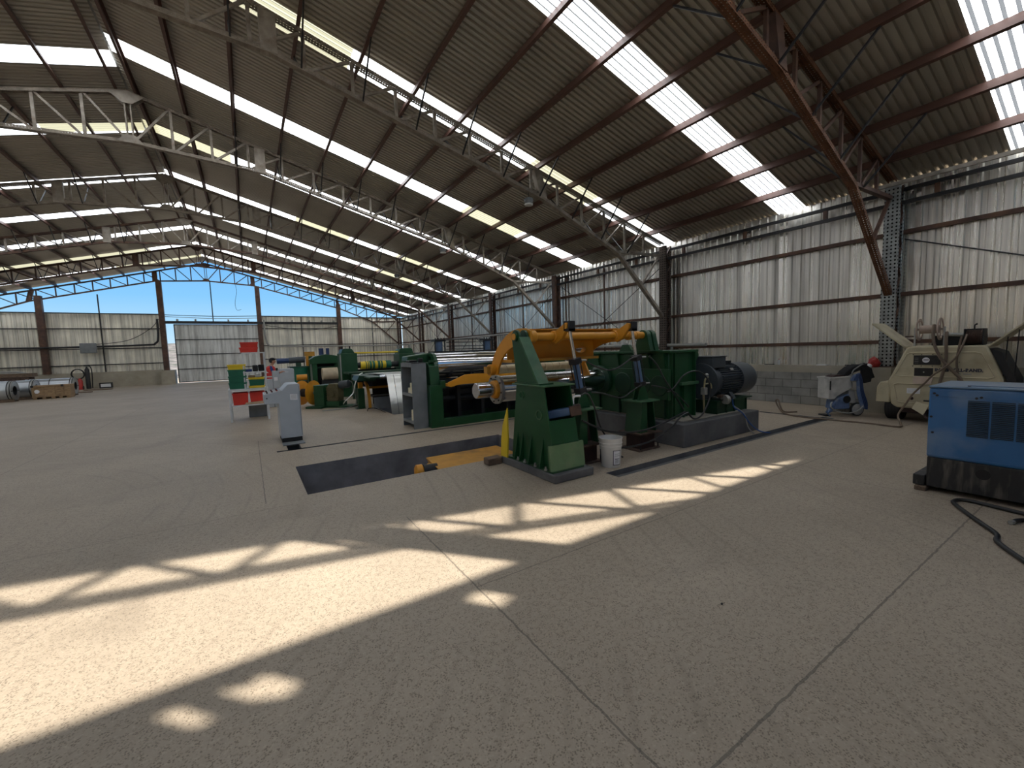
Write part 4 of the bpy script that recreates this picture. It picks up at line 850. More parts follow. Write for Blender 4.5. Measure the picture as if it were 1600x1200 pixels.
part('bracket', Bx(3.5, 3.6, 7.95, 8.3, .87, .92), M['orange'], t); part('bracket', Bx(5.8, 5.9, 7.95, 8.3, .0, .93), M['orange'], t)
# blue cylinders on the far side of the machine
t = T('tension_stand', 'dark frame with pipes between the two upright blue cylinders', 'machine frame', (4.95, 10.2, 0))
for x in (4.15, 5.75): part('post', Bx(x-.1, x+.2, 10.1, 10.35, 0, 1.56), M['dark_metal'], t)
part('crosshead', Bx(4.0, 6.0, 10.08, 10.37, 1.56, 1.615), M['dark_metal'], t)
for z0_ in (1.66, 1.74, 1.84, 1.92):
    part('pipe', MB().tube([(4.42, 10.12, z0_), (4.9, 10.12, z0_), (5.52, 10.12, z0_)], .011, 6), M['dark_metal'], t)
for x, lb in ((4.24, 'left one of two blue cylinders standing upright beyond the chrome roll'), (5.68, 'right one of two blue cylinders standing upright beyond the chrome roll')):
    t = T('upright_cylinder', lb, 'hydraulic cylinder', (x, 10.22, 1.615), 0)
    part('barrel', rod((x, 10.22, 1.615), (x, 10.22, 1.87), .105), M['blue_cyl'], t); part('cap', Bx(x-.155, x+.155, 10.09, 10.35, 1.87, 1.92), M['black_gloss'], t, bevel=.005)
    for dx in (-.12, -.04, .04, .12): part('stud', rod((x+dx, 10.13, 1.92), (x+dx, 10.13, 1.96), .016, n=8), M['black'], t)
    for dx in (-.135, .135): part('tie_rod', rod((x+dx, 10.13, 1.615), (x+dx, 10.13, 1.87), .017, n=8), M['black'], t)

# --- grey shelf cabinet with nylon rings
t = T('shelf_cabinet', 'tall grey steel shelf cabinet standing at the corner of the green roll machine', 'cabinet', (2.98, 8.65, 0))
X0, X1, Y0, Y1 = 2.82, 3.14, 8.31, 9.0
part('side_panel', Bx(X0, X1, Y0, Y0+.015, 0, 1.39), M['grey_cab'], t); part('side_panel', Bx(X0, X1, Y1-.015, Y1, 0, 1.39), M['grey_cab'], t)
part('back_panel', Bx(X1-.012, X1, Y0+.015, Y1-.015, .12, 1.385), M['grey_cab'], t); part('top_panel', Bx(X0, X1, Y0, Y1, 1.375, 1.39), M['grey_cab'], t)
part('front_rail', Bx(X0, X0+.012, Y0+.015, Y1-.015, 1.30, 1.375), M['grey_cab'], t)
for z in (.16, .74):
    part('shelf', MB().box(X0, X1-.012, Y0+.015, Y1-.015, z-.012, z).box(X0, X0+.01, Y0+.015, Y1-.015, z-.055, z-.012), M['grey_cab'], t)
rg = None; n = 0
def ring_(x, y, z, lb):
    global rg, n
    if rg is None:
        rg = T('nylon_ring', lb, 'ring', (x, y, z), 0, 'cream nylon rings in the grey cabinet')
        part('body', MB().ring((x, y, z), (x, y, z+.055), .062, .035, 20), M['cream'], rg)
    else:
        c = copy_tree(rg); c.location = (x, y, z); c['label'] = lb
rw = ['front', 'second', 'third', 'rear']; hn = ['lowest', 'second up', 'third up', 'topmost']
for zi, z in ((0, .741), (1, .161)):
    for r_ in range(3 if zi == 0 else 2):
        for h in range((3, 4, 2)[r_] if zi == 0 else (2, 4)[r_]):
            ring_(X0+.10, 8.40+.14*r_, z+.056*h, 'cream nylon ring on the %s shelf, %s of the %s stack' % ('upper' if zi == 0 else 'lower', hn[h], rw[r_]))
for k, (a, b, c, d, h, lb) in enumerate(((2.86, 3.02, 8.5, 8.75, .05, 'flat black case lying on top of the grey cabinet'), (3.04, 3.12, 8.42, 8.52, .09, 'small black box on the right front of the cabinet top'))):
    single('black_case', Bx(a, b, c, d, 1.391, 1.391+h), M['black_gloss'], lb, 'case', bevel=.008)

# --- control desk
t = T('control_desk', 'light grey control desk with sloping panel standing by the floor slot', 'control desk', (.5, 8.95, 0))
dk = [(.42, .09), (.78, .09), (.78, 1.075), (.765, 1.09), (.60, 1.09), (.575, 1.08), (.49, .985), (.19, .925), (.19, .75), (.42, .745)]
part('body', MB().prism(dk, 8.70, 9.42, 'y'), M['light_grey'], t, bevel=.006)
part('plinth', Bx(.43, .77, 8.72, 9.40, 0, .09), M['black'], t)
part('paper_notice', MB().add([(.61, 8.693, .80), (.73, 8.693, .79), (.73, 8.693, .90), (.61, 8.693, .905), (.61, 8.697, .80), (.73, 8.697, .79), (.73, 8.697, .90), (.61, 8.697, .905)], [(0, 1, 2, 3), (4, 7, 6, 5), (0, 4, 5, 1), (1, 5, 6, 2), (2, 6, 7, 3), (3, 7, 4, 0)]), M['paper'], t, 'paper sheet taped on the side')
mb = MB()
for k in range(6): mb.box(.625, .715, 8.6905, 8.6925, .885-.014*k, .889-.014*k)
part('notice_lines', mb, M['conduit'], t)
part('door_seam', Bx(.764, .768, 8.694, 8.699, .12, 1.05), M['dark_metal'], t)
part('latch', rod((.235, 8.688, .855), (.235, 8.70, .855), .012, n=12), M['dark_metal'], t)
pz = lambda x: .925+(x-.19)*.2
part('panel_plate', MB().add([(.205, 8.73, pz(.205)+.002), (.475, 8.73, pz(.475)+.002), (.475, 9.38, pz(.475)+.002), (.205, 9.38, pz(.205)+.002), (.205, 8.73, pz(.205)), (.475, 8.73, pz(.475)), (.475, 9.38, pz(.475)), (.205, 9.38, pz(.205))], [(0, 1, 2, 3), (0, 4, 5, 1), (1, 5, 6, 2), (2, 6, 7, 3), (3, 7, 4, 0)]), M['conduit'], t)
for i in range(3):
    for j in range(6):
        x = .25+.08*i; y = 8.80+.10*j; z = pz(x)+.003
        part('push_button', rod((x, y, z), (x-.003, y, z+.018), .014, n=10), M[('black', 'black', 'red_dark', 'black')[(i+j) % 4]], t)
part('screen', MB().add([(.38, 9.12, pz(.38)+.012), (.46, 9.12, pz(.46)+.012), (.46, 9.3, pz(.46)+.012), (.38, 9.3, pz(.38)+.012)], [(0, 1, 2, 3)]), M['black_gloss'], t)
single('slot_cover', Bx(.44, .72, 8.02, 8.58, .003, .02), M['rust'], 'thin metal plate lying over the dark floor slot before the desk', 'plate') if 0 else None
single('slot_cover', Bx(.42, .78, 8.40, 8.66, .002, .02), M['grey_cab'], 'thin metal plate over the dark floor slot at the foot of the desk', 'plate')

# --- rack with plastic bins
t = T('steel_rack', 'pale steel table rack loaded with coloured bins behind the control desk', 'rack', (0, 12.8, 0))
fr = M['pale_frame']
for x in (-.45, .36):
    for y in (12.45, 13.05): part('leg', Bx(x-.022, x+.022, y-.022, y+.022, 0, .815), fr, t)
for z in (.42, .83): part('shelf', MB().box(-.475, .385, 12.42, 13.08, z-.03, z), fr, t)
for x in (-.11, .36):
    for y in (12.47, 13.03): part('upper_post', Bx(x-.016, x+.016, y-.016, y+.016, .83, 1.72), fr, t)
for z in (1.25, 1.745): part('upper_shelf', Bx(-.13, .385, 12.45, 13.05, z-.025, z), fr, t)
def binm(x0, x1, y0, y1, z, h, m, lb, rim=True):
    t = T('plastic_bin', lb, 'bin', ((x0+x1)/2, (y0+y1)/2, z)); z += .001; e = .012; tp = .015
    mb = MB(); o_ = [(x0+tp, y0+tp), (x1-tp, y0+tp), (x1-tp, y1-tp), (x0+tp, y1-tp)]; u_ = [(x0, y0), (x1, y0), (x1, y1), (x0, y1)]
    v = [(x, y, z) for x, y in o_]+[(x, y, z+h) for x, y in u_]+[(x+(e if x < (x0+x1)/2 else -e), y+(e if y < (y0+y1)/2 else -e), z+h) for x, y in u_]+[(x+(e if x < (x0+x1)/2 else -e), y+(e if y < (y0+y1)/2 else -e), z+e) for x, y in o_]
    f = [(3, 2, 1, 0)]
    for i in range(4): j = (i+1) % 4; f += [(i, j, 4+j, 4+i), (4+i, 4+j, 8+j, 8+i), (8+i, 8+j, 12+j, 12+i)]
    f.append((12, 13, 14, 15)); mb.add(v, f); part('tub', mb, m, t)
    part('rim', MB().box(x0-.006, x1+.006, y0-.006, y0, z+h-.03, z+h).box(x0-.006, x1+.006, y1, y1+.006, z+h-.03, z+h).box(x0-.006, x0, y0, y1, z+h-.03, z+h).box(x1, x1+.006, y0, y1, z+h-.03, z+h), m, t)
    return t
z = .83
for k, (h, m, lb) in enumerate(((.16, M['green_bin'], 'green plastic bin on the rack table, lowest of the left stack'), (.16, M['green_bin'], 'green plastic bin in the middle of the left stack'), (.16, M['green_bin'], 'green plastic bin directly under the tall yellow bin'), (.125, M['yellow'], 'yellow plastic bin crowning the left stack on the rack'))):
    binm(-.45, -.07, 12.45, 13.0, z, h, m, lb); z += h+.003
binm(-.03, .32, 12.47, 13.0, .83, .055, M['yellow'], 'low yellow bin at the bottom of the right stack on the rack table')
binm(-.02, .32, 12.49, 13.0, .888, .155, M['green_bin'], 'green plastic bin between two yellow ones on the right of the rack')
binm(-.03, .32, 12.47, 13.0, 1.046, .05, M['yellow'], 'low yellow bin on top of the right stack on the rack table')
binm(-.17, .23, 12.55, 12.95, 1.745, .125, M['red_bin'], 'red plastic bin on the very top shelf, lower of the pair')
binm(-.15, .24, 12.55, 12.95, 1.873, .13, M['red_bin'], 'red plastic bin topmost of everything on the rack')
binm(-.40, -.06, 12.5, 13.0, .42, .30, M['red_bin'], 'large red bin on the lower rack shelf, left one')
binm(-.03, .31, 12.5, 13.0, .42, .30, M['red_bin'], 'large red bin on the lower rack shelf, right one')
mb = MB(); mb.add([(-.15, 12.44, .432), (.30, 12.44, .43), (.28, 12.49, .49), (-.12, 12.49, .47), (-.15, 12.435, .43), (.30, 12.435, .428)], [(0, 1, 2, 3), (4, 5, 1, 0)]); single('cardboard_sheet', mb, M['cardboard'], 'folded cardboard sheet lying in front of the large red bins', 'cardboard')
for a, b, h, m, lb, nm_ in ((-.08, .07, .06, 'cloth_blue', 'flat dark blue cloth on the middle shelf of the rack', 'folded_cloth'), (.08, .20, .16, 'black', 'black tool bag on the middle shelf of the rack, left one', 'tool_bag'), (.21, .34, .17, 'cloth_black', 'black tool bag on the middle shelf, touching the right post', 'tool_bag'), ):
    single(nm_, Bx(a, b, 12.6, 12.9, 1.251, 1.251+h), M[m], lb, 'bag', bevel=.02)
for a, b, h, m, lb in ((-.03, .12, .05, 'cardboard', 'brown packet on the yellow bin of the right stack'), (.13, .24, .07, 'paper', 'pale packet on the yellow bin of the right stack')): single('packet', Bx(a, b, 12.6, 12.8, 1.10, 1.10+h), M[m], lb, 'packet', bevel=.01)
single('storage_box', Bx(-.08, .36, 13.15, 13.5, 0, .33), M['grey_cab'], 'low grey box on the floor under the rack', 'box', bevel=.01)

# --- person behind the rack
def person():
    t = T('person', 'person in black cap, blue overall and red reflective vest standing behind the rack', 'person', (.66, 16.2, 0))
    bx, by = .66, 16.2
    V = {}; names = []; 
    me = bpy.data.meshes.new('body'); verts = []; edges = []; rad = []
    def v(x, y, z, r): verts.append((x, y, z)); rad.append(r); return len(verts)-1
    pel = v(0, 0, .88, .13); wai = v(.01, 0, 1.05, .12); che = v(.04, 0, 1.25, .145); nec = v(.08, 0, 1.42, .055); hd0 = v(.12, 0, 1.50, .06); hd1 = v(.13, 0, 1.60, .085)
    edges += [(pel, wai), (wai, che), (che, nec), (nec, hd0), (hd0, hd1)]
    for s in (-1, 1):
        h = v(0, s*.09, .82, .10); k = v(.02, s*.10, .46, .065); a = v(0, s*.11, .09, .045); f = v(.15, s*.12, .045, .042); edges += [(pel, h), (h, k), (k, a), (a, f)]
        sh = v(.04, s*.17, 1.36, .062); el = v(.12, s*.22, 1.10, .045); w = v(.34, s*.12, 1.16, .030); pa = v(.41, s*.09, 1.18, .034); edges += [(che, sh), (sh, el), (el, w), (w, pa)]
        for i in range(4):
            f1 = v(.45, s*(.07+.018*i)+0, 1.19+.004*i, .010); f2 = v(.485-.004*abs(i-1), s*(.065+.016*i), 1.175, .009); f3 = v(.50-.005*abs(i-1), s*(.06+.015*i), 1.155, .008); edges += [(pa, f1), (f1, f2), (f2, f3)]
        t1 = v(.42, s*.055, 1.205, .011); t2 = v(.45, s*.04, 1.20, .010); edges += [(pa, t1), (t1, t2)]
    me.from_pydata(verts, edges, []); o = bpy.data.objects.new('body', me); COL.objects.link(o)
    o.modifiers.new('skin', 'SKIN'); o.modifiers.new('sub', 'SUBSURF').levels = 1; o.modifiers['sub'].render_levels = 1
    for i, r in enumerate(rad): me.skin_vertices[0].data[i].radius = (r, r)
    me.skin_vertices[0].data[pel].use_root = True
    dg = bpy.context.evaluated_depsgraph_get(); dg.update(); ev = o.evaluated_get(dg); m2 = bpy.data.meshes.new_from_object(ev); bpy.data.objects.remove(o)
    o = bpy.data.objects.new('body', m2); COL.objects.link(o); o.parent = t; m2.polygons.foreach_set('use_smooth', [True]*len(m2.polygons))
    m2.materials.clear(); m2.materials.append(M['cloth_blue']); m2.materials.append(M['skin']); m2.materials.append(M['black'])
    for p in m2.polygons:
        c = p.center
        p.material_index = 1 if (c.z > 1.41 or (c.x > .30 and c.z > 1.0)) else (2 if c.z < .1 else 0)
    P = lambda x, y, z: (bx+x, by+y, z)
    q = MB(); q.sphere(P(.13, 0, 1.58), .088, .078, .11, 16); q.prism([(bx+.21, 1.585), (bx+.24, 1.55), (bx+.215, 1.545)], by-.014, by+.014, 'y'); part('face', q, M['skin'], t)
    for s in (-1, 1): part('eye', MB().sphere(P(.205, s*.03, 1.595), .012), M['paper'], t); part('ear', MB().sphere(P(.12, s*.082, 1.575), .018, .01, .028), M['skin'], t)
    part('mouth', MB().box(bx+.205, bx+.215, by-.022, by+.022, 1.515, 1.521), M['red_dark'], t)
    part('hair', MB().sphere(P(.10, 0, 1.60), .092, .086, .10, 16), M['black'], t)
    part('cap', MB().sphere(P(.12, 0, 1.645), .10, .092, .065, 16).box(bx+.16, bx+.29, by-.06, by+.06, 1.625, 1.637), M['cloth_black'], t, 'black cap')
    vest = MB(); vs = []
    for z, rx, ry in ((.92, .165, .20), (1.05, .15, .19), (1.25, .175, .215), (1.36, .14, .20), (1.41, .08, .11)):
        for i in range(18): a = 2*math.pi*i/18; vs.append(P((z-.9)*.09+rx*math.cos(a), ry*math.sin(a), z))
    vest.add(vs, [(k*18+i, k*18+(i+1) % 18, (k+1)*18+(i+1) % 18, (k+1)*18+i) for k in range(4) for i in range(18)]); part('vest', vest, M['cloth_red'], t, 'red vest')
    for z in (1.0, 1.16): part('reflective_band', MB().lathe([(0, .197), (.045, .197)], P((z-.9)*.09, 0, z), (0, 0, 1), 18, cap=False), M['reflective'], t)
    t.scale = (.93,)*3; t.location.x = .58
person()
mb = MB(); mb.box(1.02, 1.14, 16.08, 16.32, 1.075, 1.083); single('paper_sheet', mb, M['paper'], 'white sheet held in the hands of the person', 'paper')
# grey cabinets beyond
t = T('steel_cabinet', 'light grey switch cabinet with a small label, left of the two by the person', 'cabinet', (.72, 15.5, 0)); part('side_box', Bx(.46, .62, 15.3, 15.7, 0, .90), M['light_grey'], t, bevel=.01); part('body', Bx(.625, .81, 15.3, 15.7, 0, 1.16), M['light_grey'], t, bevel=.01); part('label_plate', Bx(.66, .76, 15.293, 15.30, .85, .96), M['paper'], t); part('lamp', Bx(.73, .79, 15.4, 15.5, 1.16, 1.25), M['black'], t)
t = T('steel_cabinet', 'wide plain grey cabinet, right of the two by the person', 'cabinet', (1.2, 18.0, 0)); part('body', Bx(.95, 1.43, 17.6, 18.4, 0, 1.15), M['light_grey'], t, bevel=.01); part('door', Bx(.97, 1.41, 17.59, 17.60, .03, 1.12), M['light_grey'], t)

# --- scrap winder with orange discs
t = T('scrap_winder', 'green scrap winder with two orange discs and a brown gear motor', 'winder', (1.9, 14.05, 0)); t.rotation_euler.z = R(-45)
for x in (1.14, 1.56): part('disc', MB().lathe([(0, .36), (.008, .385), (.016, .36)], (x, 14.05, .45), (1, 0, 0), 40), M['orange'], t)
part('core', rod((1.16, 14.05, .45), (1.56, 14.05, .45), .13), M['dark_metal'], t)
part('housing', Bx(1.80, 2.14, 13.75, 14.35, .06, .70), M['green'], t, bevel=.012)
part('skid', MB().box(1.60, 2.15, 13.6, 14.45, 0, .06).box(2.15, 2.95, 13.85, 14.35, 0, .055), M['green'], t)
part('gear_seat', Bx(2.18, 2.62, 13.8, 14.2, .06, .20), M['green'], t)
part('gear_case', MB().prism([(2.20, .20), (2.58, .20), (2.60, .55), (2.54, .74), (2.28, .74), (2.20, .60)], 13.82, 14.12, 'y'), M['gear_brown'], t, 'brown ribbed gear case', bevel=.02)
mb = MB()
for k in range(6): mb.box(2.19, 2.61, 13.81, 13.82, .26+.07*k, .285+.07*k)
part('case_ribs', mb, M['gear_brown'], t); part('hub_cap', rod((2.42, 13.80, .42), (2.42, 13.76, .42), .07), M['gear_brown'], t)
part('motor', MB().lathe([(0, .06), (.02, .12), (.30, .12), (.32, .08)], (2.54, 14.0, .68), (1, .1, .12), 20), M['motor'], t)
part('axle', rod((1.57, 14.05, .45), (1.80, 14.05, .45), .05), M['conduit'], t)
single('scrap_strip', MB().tube([(2.98, 13.4, 1.02), (2.85, 13.35, .95), (2.72, 13.3, .70), (2.66, 13.3, .45), (2.58, 13.3, .35), (2.42, 13.35, .20), (2.36, 13.4, .10)], .018, 6), M['bright_strip'], 'bright edge-trim strip curling down beside the brown gear motor', 'strip')
for k, (dx, lb) in enumerate(((0, 'left'), (.12, 'right'))):
    single('motor_cable', MB().tube([(2.62+dx, 13.62, .80), (2.70+dx, 13.55, .70), (2.74+dx*.6, 13.5, .35), (2.70+dx, 13.3, .12), (2.4, 13.0+dx, .02), (1.7, 12.9+dx, .012)], .010, 6), M['conduit'], '%s of two grey cables hanging from the winder motor' % lb, 'cable')

# --- looping table and steel strips
t = T('strip_table', 'green and dark run-out table from which the steel strips hang', 'table', (4, 13.6, 0))
part('roll', rod((3.0, 11.5, .97), (5.9, 11.5, .97), .055), M['chrome_rod'], t); part('table_top', Bx(2.75, 5.9, 11.55, 13.9, .93, .97), M['green_dark'], t)
part('side_wing', MB().prism([(2.55, .86), (2.62, 1.0), (3.08, .96), (3.06, .80)], 12.2, 12.9, 'y'), M['green_dark'], t, bevel=.01)
for x in (2.78, 5.8): part('leg', Bx(x, x+.08, 13.5, 13.6, 0, .93), M['green_dark'], t)
part('leg', Bx(5.8, 5.88, 12.4, 12.5, 0, .93), M['green_dark'], t)
part('back_guard', Bx(3.3, 5.8, 13.6, 13.62, .0, .93), M['black'], t)
st = None
for k in range(6):
    x = 3.16+.20*k
    yy = [(13.9, .985), (11.6, 1.03), (11.50, 1.035), (11.42, 1.015), (11.37, .96), (11.25, .60), (11.10, .15), (11.02, -.3), (11.0, -2.2)]
    up_ = yy+[(y-.006 if z < 1 else y, z-.006 if z > .97 else z) for y, z in reversed(yy)]
    if st is None:
        st = single('steel_strip', MB().prism(up_, x, x+.188, 'x'), M['bright_strip'], 'bright steel strip hanging into the floor pit, leftmost of the row', 'steel strip', 'bright steel strips hanging into the pit'); b0 = x
    else:
        c = copy_tree(st); c.location.x = st.location.x+(x-b0); c['label'] = 'bright steel strip hanging into the floor pit, %s from the left edge' % ['second', 'third', 'fourth', 'fifth', 'sixth', 'seventh', 'eighth', 'ninth', 'tenth', 'eleventh'][k-1]
t = T('pit_guard', 'curved orange side guard with rollers at the left edge of the strip pit', 'guard', (2.9, 12.7, 0))
arc2 = [(12.40, .01), (12.50, .01), (12.56, .35), (12.66, .55), (12.80, .68), (12.95, .72), (12.95, .78), (12.76, .76), (12.60, .68), (12.48, .46), (12.40, .22)]
part('side_plate', MB().prism(arc2, 2.90, 2.96, 'x'), M['orange'], t); part('cross_tube', rod((2.96, 12.75, .60), (5.6, 12.75, .60), .035), M['orange'], t); part('guide_roll', rod((2.98, 12.55, .38), (5.6, 12.55, .38), .04), M['chrome_rod'], t)
part('side_plate', MB().prism(arc2, 5.60, 5.66, 'x'), M['orange'], t)
t = T('guard_post', 'small green post with orange top beside the curved orange guard', 'post', (2.75, 12.75, 0)); part('foot', Bx(2.58, 2.84, 12.6, 12.9, 0, .02), M['green'], t); part('column', Bx(2.66, 2.84, 12.65, 12.85, .02, .60), M['green'], t, bevel=.01); part('head', Bx(2.69, 2.81, 12.68, 12.82, .60, .78), M['orange'], t, 'orange head', bevel=.01)
single('pit_cover', Bx(3.02, 5.5, 12.32, 12.36, 0, .33), M['grey_cab'], 'grey steel cover plate standing at the edge of the strip pit', 'plate')
single('floor_cable', MB().tube([(2.72, 11.9, .01), (2.76, 11.95, .07), (2.9, 11.85, .08), (3.02, 11.6, .03), (3.05, 11.3, .008)], .010, 6), M['dark_metal'], 'short black cable arching over the floor beside the strip pit', 'cable')

# --- far slitting machine
t = T('slitting_machine', 'green slitting machine with yellow and green cutter rings on its arbor', 'slitting machine', (4.4, 17, 0))
part('left_housing', Bx(2.97, 3.56, 16.7, 17.5, 0, 1.66), M['green'], t, bevel=.015); part('left_crown', MB().prism([(3.0, 1.66), (3.5, 1.66), (3.40, 1.82), (3.34, 1.84), (3.14, 1.84), (3.06, 1.82)], 16.8, 17.4, 'y'), M['green'], t, bevel=.015)
part('right_housing', Bx(5.20, 5.86, 16.7, 17.5, 0, 1.58), M['green'], t, bevel=.015); part('right_crown', MB().prism([(5.22, 1.58), (5.84, 1.58), (5.80, 1.76), (5.72, 1.80), (5.34, 1.80), (5.26, 1.76)], 16.8, 17.4, 'y'), M['green'], t, bevel=.015)
part('side_strip', Bx(2.93, 2.97, 16.72, 16.80, .5, 1.6), M['conduit'], t)
for x in (3.08, 3.38): part('jack_cap', rod((x, 17.1, 1.82), (x, 17.1, 1.93), .03), M['dark_metal'], t)
for x in (5.30, 5.78): part('jack_cap', rod((x, 17.1, 1.78), (x, 17.1, 1.93), .045), M['conduit'], t)
part('tie_bar', rod((3.45, 17.0, 1.66), (5.25, 17.0, 1.66), .035), M['yellow'], t)
part('arbor', rod((3.56, 16.95, 1.17), (5.2, 16.95, 1.17), .11), M['dark_metal'], t); part('lower_arbor', rod((3.56, 16.95, .82), (5.2, 16.95, .82), .11), M['dark_metal'], t)
mb = MB().box(3.56, 5.2, 17.2, 17.3, .3, 1.0); part('back_plate', mb, M['black'], t)
pat = [(.20, 'yellow'), (.03, 'green_bin'), (.05, 'yellow'), (.03, 'green_bin'), (.03, 'yellow'), (.09, 'green_bin'), (.03, 'yellow'), (.09, 'green_bin'), (.03, 'yellow'), (.08, 'yellow'), (.04, 'green_bin'), (.06, 'green_bin'), (.03, 'yellow'), (.06, 'green_bin'), (.14, 'yellow'), (.03, 'green_bin'), (.18, 'green_bin')]
x = 3.70; al = 0
for w, m in pat:
    part('cutter_ring', MB().lathe([(0, .15), (.004, .165 if al % 2 else .158), (w-.006, .165 if al % 2 else .158), (w-.003, .15)], (x, 16.95, 1.17), (1, 0, 0), 26), M[m], t); x += w; al += 1
part('work_table', Bx(3.0, 5.9, 15.5, 16.6, .90, .96), M['green_dark'], t)
for x in (3.1, 5.7): part('table_leg', Bx(x, x+.1, 15.6, 15.7, 0, .9), M['green_dark'], t)
part('drive_motor', rod((6.0, 17.1, 1.50), (6.42, 17.1, 1.50), .11), M['motor'], t); part('motor_bracket', Bx(5.86, 6.4, 17.0, 17.2, 1.30, 1.38), M['green_dark'], t)
# press behind
t = T('roll_press', 'green arch-shaped press with two dark cylinders left of the slitting machine', 'press', (2.85, 19.8, 0))
for x in (2.28, 3.22): part('column', Bx(x, x+.2, 19.5, 20.2, 0, 1.45), M['green'], t, bevel=.01)
part('arch', MB().prism([(2.20, 1.25), (3.50, 1.25), (3.50, 1.45), (3.30, 1.58), (2.85, 1.66), (2.42, 1.58), (2.20, 1.45)], 19.45, 20.2, 'y'), M['green'], t, bevel=.015)
part('beam', Bx(2.48, 3.22, 19.5, 19.8, 1.05, 1.12), M['green_dark'], t)
for x, r in ((2.72, .10), (2.98, .07)): part('cylinder', rod((x, 19.8, 1.62), (x, 19.8, 1.92), r), M['navy'], t)
part('inner_plate', Bx(2.48, 3.22, 19.9, 19.95, 0, 1.25), M['black'], t)
mb = MB(); mb.lathe([(0, .26), (.6, .26)], (2.62, 19.2, .82), (1, 0, 0), 30); single('strip_bundle', mb, M['cork'], 'pale wrapped bundle of strip rolls in front of the arch press', 'bundle')
t = T('bundle_stand', 'dark stand carrying the pale strip bundle before the press', 'stand', (2.9, 19.2, 0)); part('frame', Bx(2.6, 3.24, 19.0, 19.4, 0, .55), M['dark_metal'], t)
single('hanging_scrap', MB().prism([(3.30, 0), (3.36, 0), (3.40, .95), (3.55, 1.08), (3.30, 1.1)], 18.6, 18.64, 'y'), M['bright_strip'], 'crumpled shiny scrap sheet hanging between press and slitting machine', 'scrap')
t = T('green_tank', 'round green tank left of the arch press', 'tank', (1.83, 19.9, 0)); part('shell', MB().lathe([(0, .30), (1.1, .33), (1.12, .36), (1.15, .36)], (1.83, 19.9, 0), (0, 0, 1), 26), M['green_bin'], t)
part('lid', Bx(1.40, 2.22, 19.6, 20.2, 1.15, 1.18), M['green_dark'], t)
t = T('feeder_motor', 'blue and grey motor lying on top of the green tank', 'motor', (1.6, 19.9, 1.18)); part('motor', rod((1.0, 19.85, 1.42), (1.45, 19.85, 1.44), .11), M['navy'], t, 'blue motor'); part('gear_unit', rod((1.45, 19.85, 1.44), (2.05, 19.85, 1.46), .13), M['motor'], t); part('bracket', Bx(1.7, 1.9, 19.8, 19.95, 1.18, 1.35), M['green_dark'], t); part('lever', Bx(2.1, 2.2, 19.8, 19.9, 1.18, 1.62), M['orange'], t)
t = T('payoff_stand', 'orange and dark spindle stand on the floor left of the green tank', 'stand', (1.7, 17.6, 0)); part('spindle', rod((1.5, 17.6, .80), (1.86, 17.6, .80), .11), M['orange'], t); part('frame', MB().box(1.55, 1.85, 17.5, 17.8, 0, .66), M['rust_red'], t, bevel=.01)
t = T('side_press', 'green upright frame beyond the slitting machine, right of the orange lever', 'machine frame', (2.3, 21, 0)); part('post', Bx(2.28, 2.5, 21, 21.3, 0, 1.75), M['green'], t); part('head', Bx(2.2, 2.6, 20.95, 21.35, 1.6, 1.8), M['orange_worn'], t)

# --- steel coils, crate, timber at the far left
def coil(x0, x1, y, r, lb, rot=0):
    t = T('steel_coil', lb, 'steel coil', ((x0+x1)/2, y, 0), 0, 'wrapped steel coils at the far left')
    part('body', MB().ring((x0, y, r+.06), (x1, y, r+.06), r, r*.5, 40), M['wrap'], t)
    part('core_lining', MB().ring((x0+.01, y, r+.06), (x1-.01, y, r+.06), r*.5-.005, r*.48, 30), M['dark_metal'], t)
    part('edge_guard', MB().ring((x1-.10, y, r+.06), (x1+.006, y, r+.06), r+.006, r*.93, 40), M['conduit'], t)
    for x in (x1-.14, x1-.05, (x0+x1)/2, x0+.1): part('strap', MB().ring((x, y, r+.06), (x+.03, y, r+.06), r+.009, r, 40), M['black'], t)
    part('end_strap', MB().box(x1, x1+.012, y-r*.98, y-r*.5, r+.045, r+.075).box(x1, x1+.012, y+r*.5, y+r*.98, r+.045, r+.075), M['black'], t)
    for s in (-1, 1): part('chock', MB().box(x0, x1, y+s*r*.45-.06, y+s*r*.45+.06, 0, .13), M['wood_old'], t)
M['wrap'] = mat('galvanised_wrap', (.50, .53, .56), .3, .8, .08, 2)
coil(-10.3, -8.85, 27.4, .43, 'shiny steel coil at the left edge of the picture, nearest of three'); coil(-10.2, -8.55, 28.65, .42, 'shiny steel coil between the nearest coil and the wooden crate'); coil(-9.2, -7.5, 29.7, .42, 'strapped steel coil lying behind the wooden crate')
t = T('wooden_crate', 'pale wooden shipping crate on the floor before the steel coils', 'crate', (-7.85, 28.2, 0))
part('box', Bx(-8.52, -7.26, 27.55+.4, 28.55, .10, .64), M['wood'], t)
for x in (-8.52, -8.2, -7.85, -7.55, -7.34): part('batten', Bx(x, x+.08, 27.925, 27.95, .10, .64), M['wood'], t)
for z in (.10, .57): part('rail', Bx(-8.52, -7.26, 27.90, 27.925, z, z+.07), M['wood'], t)
for x in (-8.5, -8.2, -7.9, -7.65, -7.4): part('foot', Bx(x, x+.12, 27.93, 28.53, 0, .10), M['wood'], t)
for x in (-8.53, -7.55): part('corner_bracket', Bx(x, x+.09, 27.885, 27.90, .56, .65), M['black'], t)
part('stencil_mark', MB().prism(circ(-8.36, .36, .09, 14), 27.945, 27.9495, 'y'), M['paper'], t)
t = T('timber_stack', 'stack of dark steel-strapped timber beams behind the left coils', 'timber', (-11, 31.5, 0))
for k in range(6):
    part('beam', Bx(-13.5, -9.55+.12*(k % 2), 31.2, 31.9, .2*k, .2*k+.185), M['wood_old'] if k % 2 else M['rust'], t)
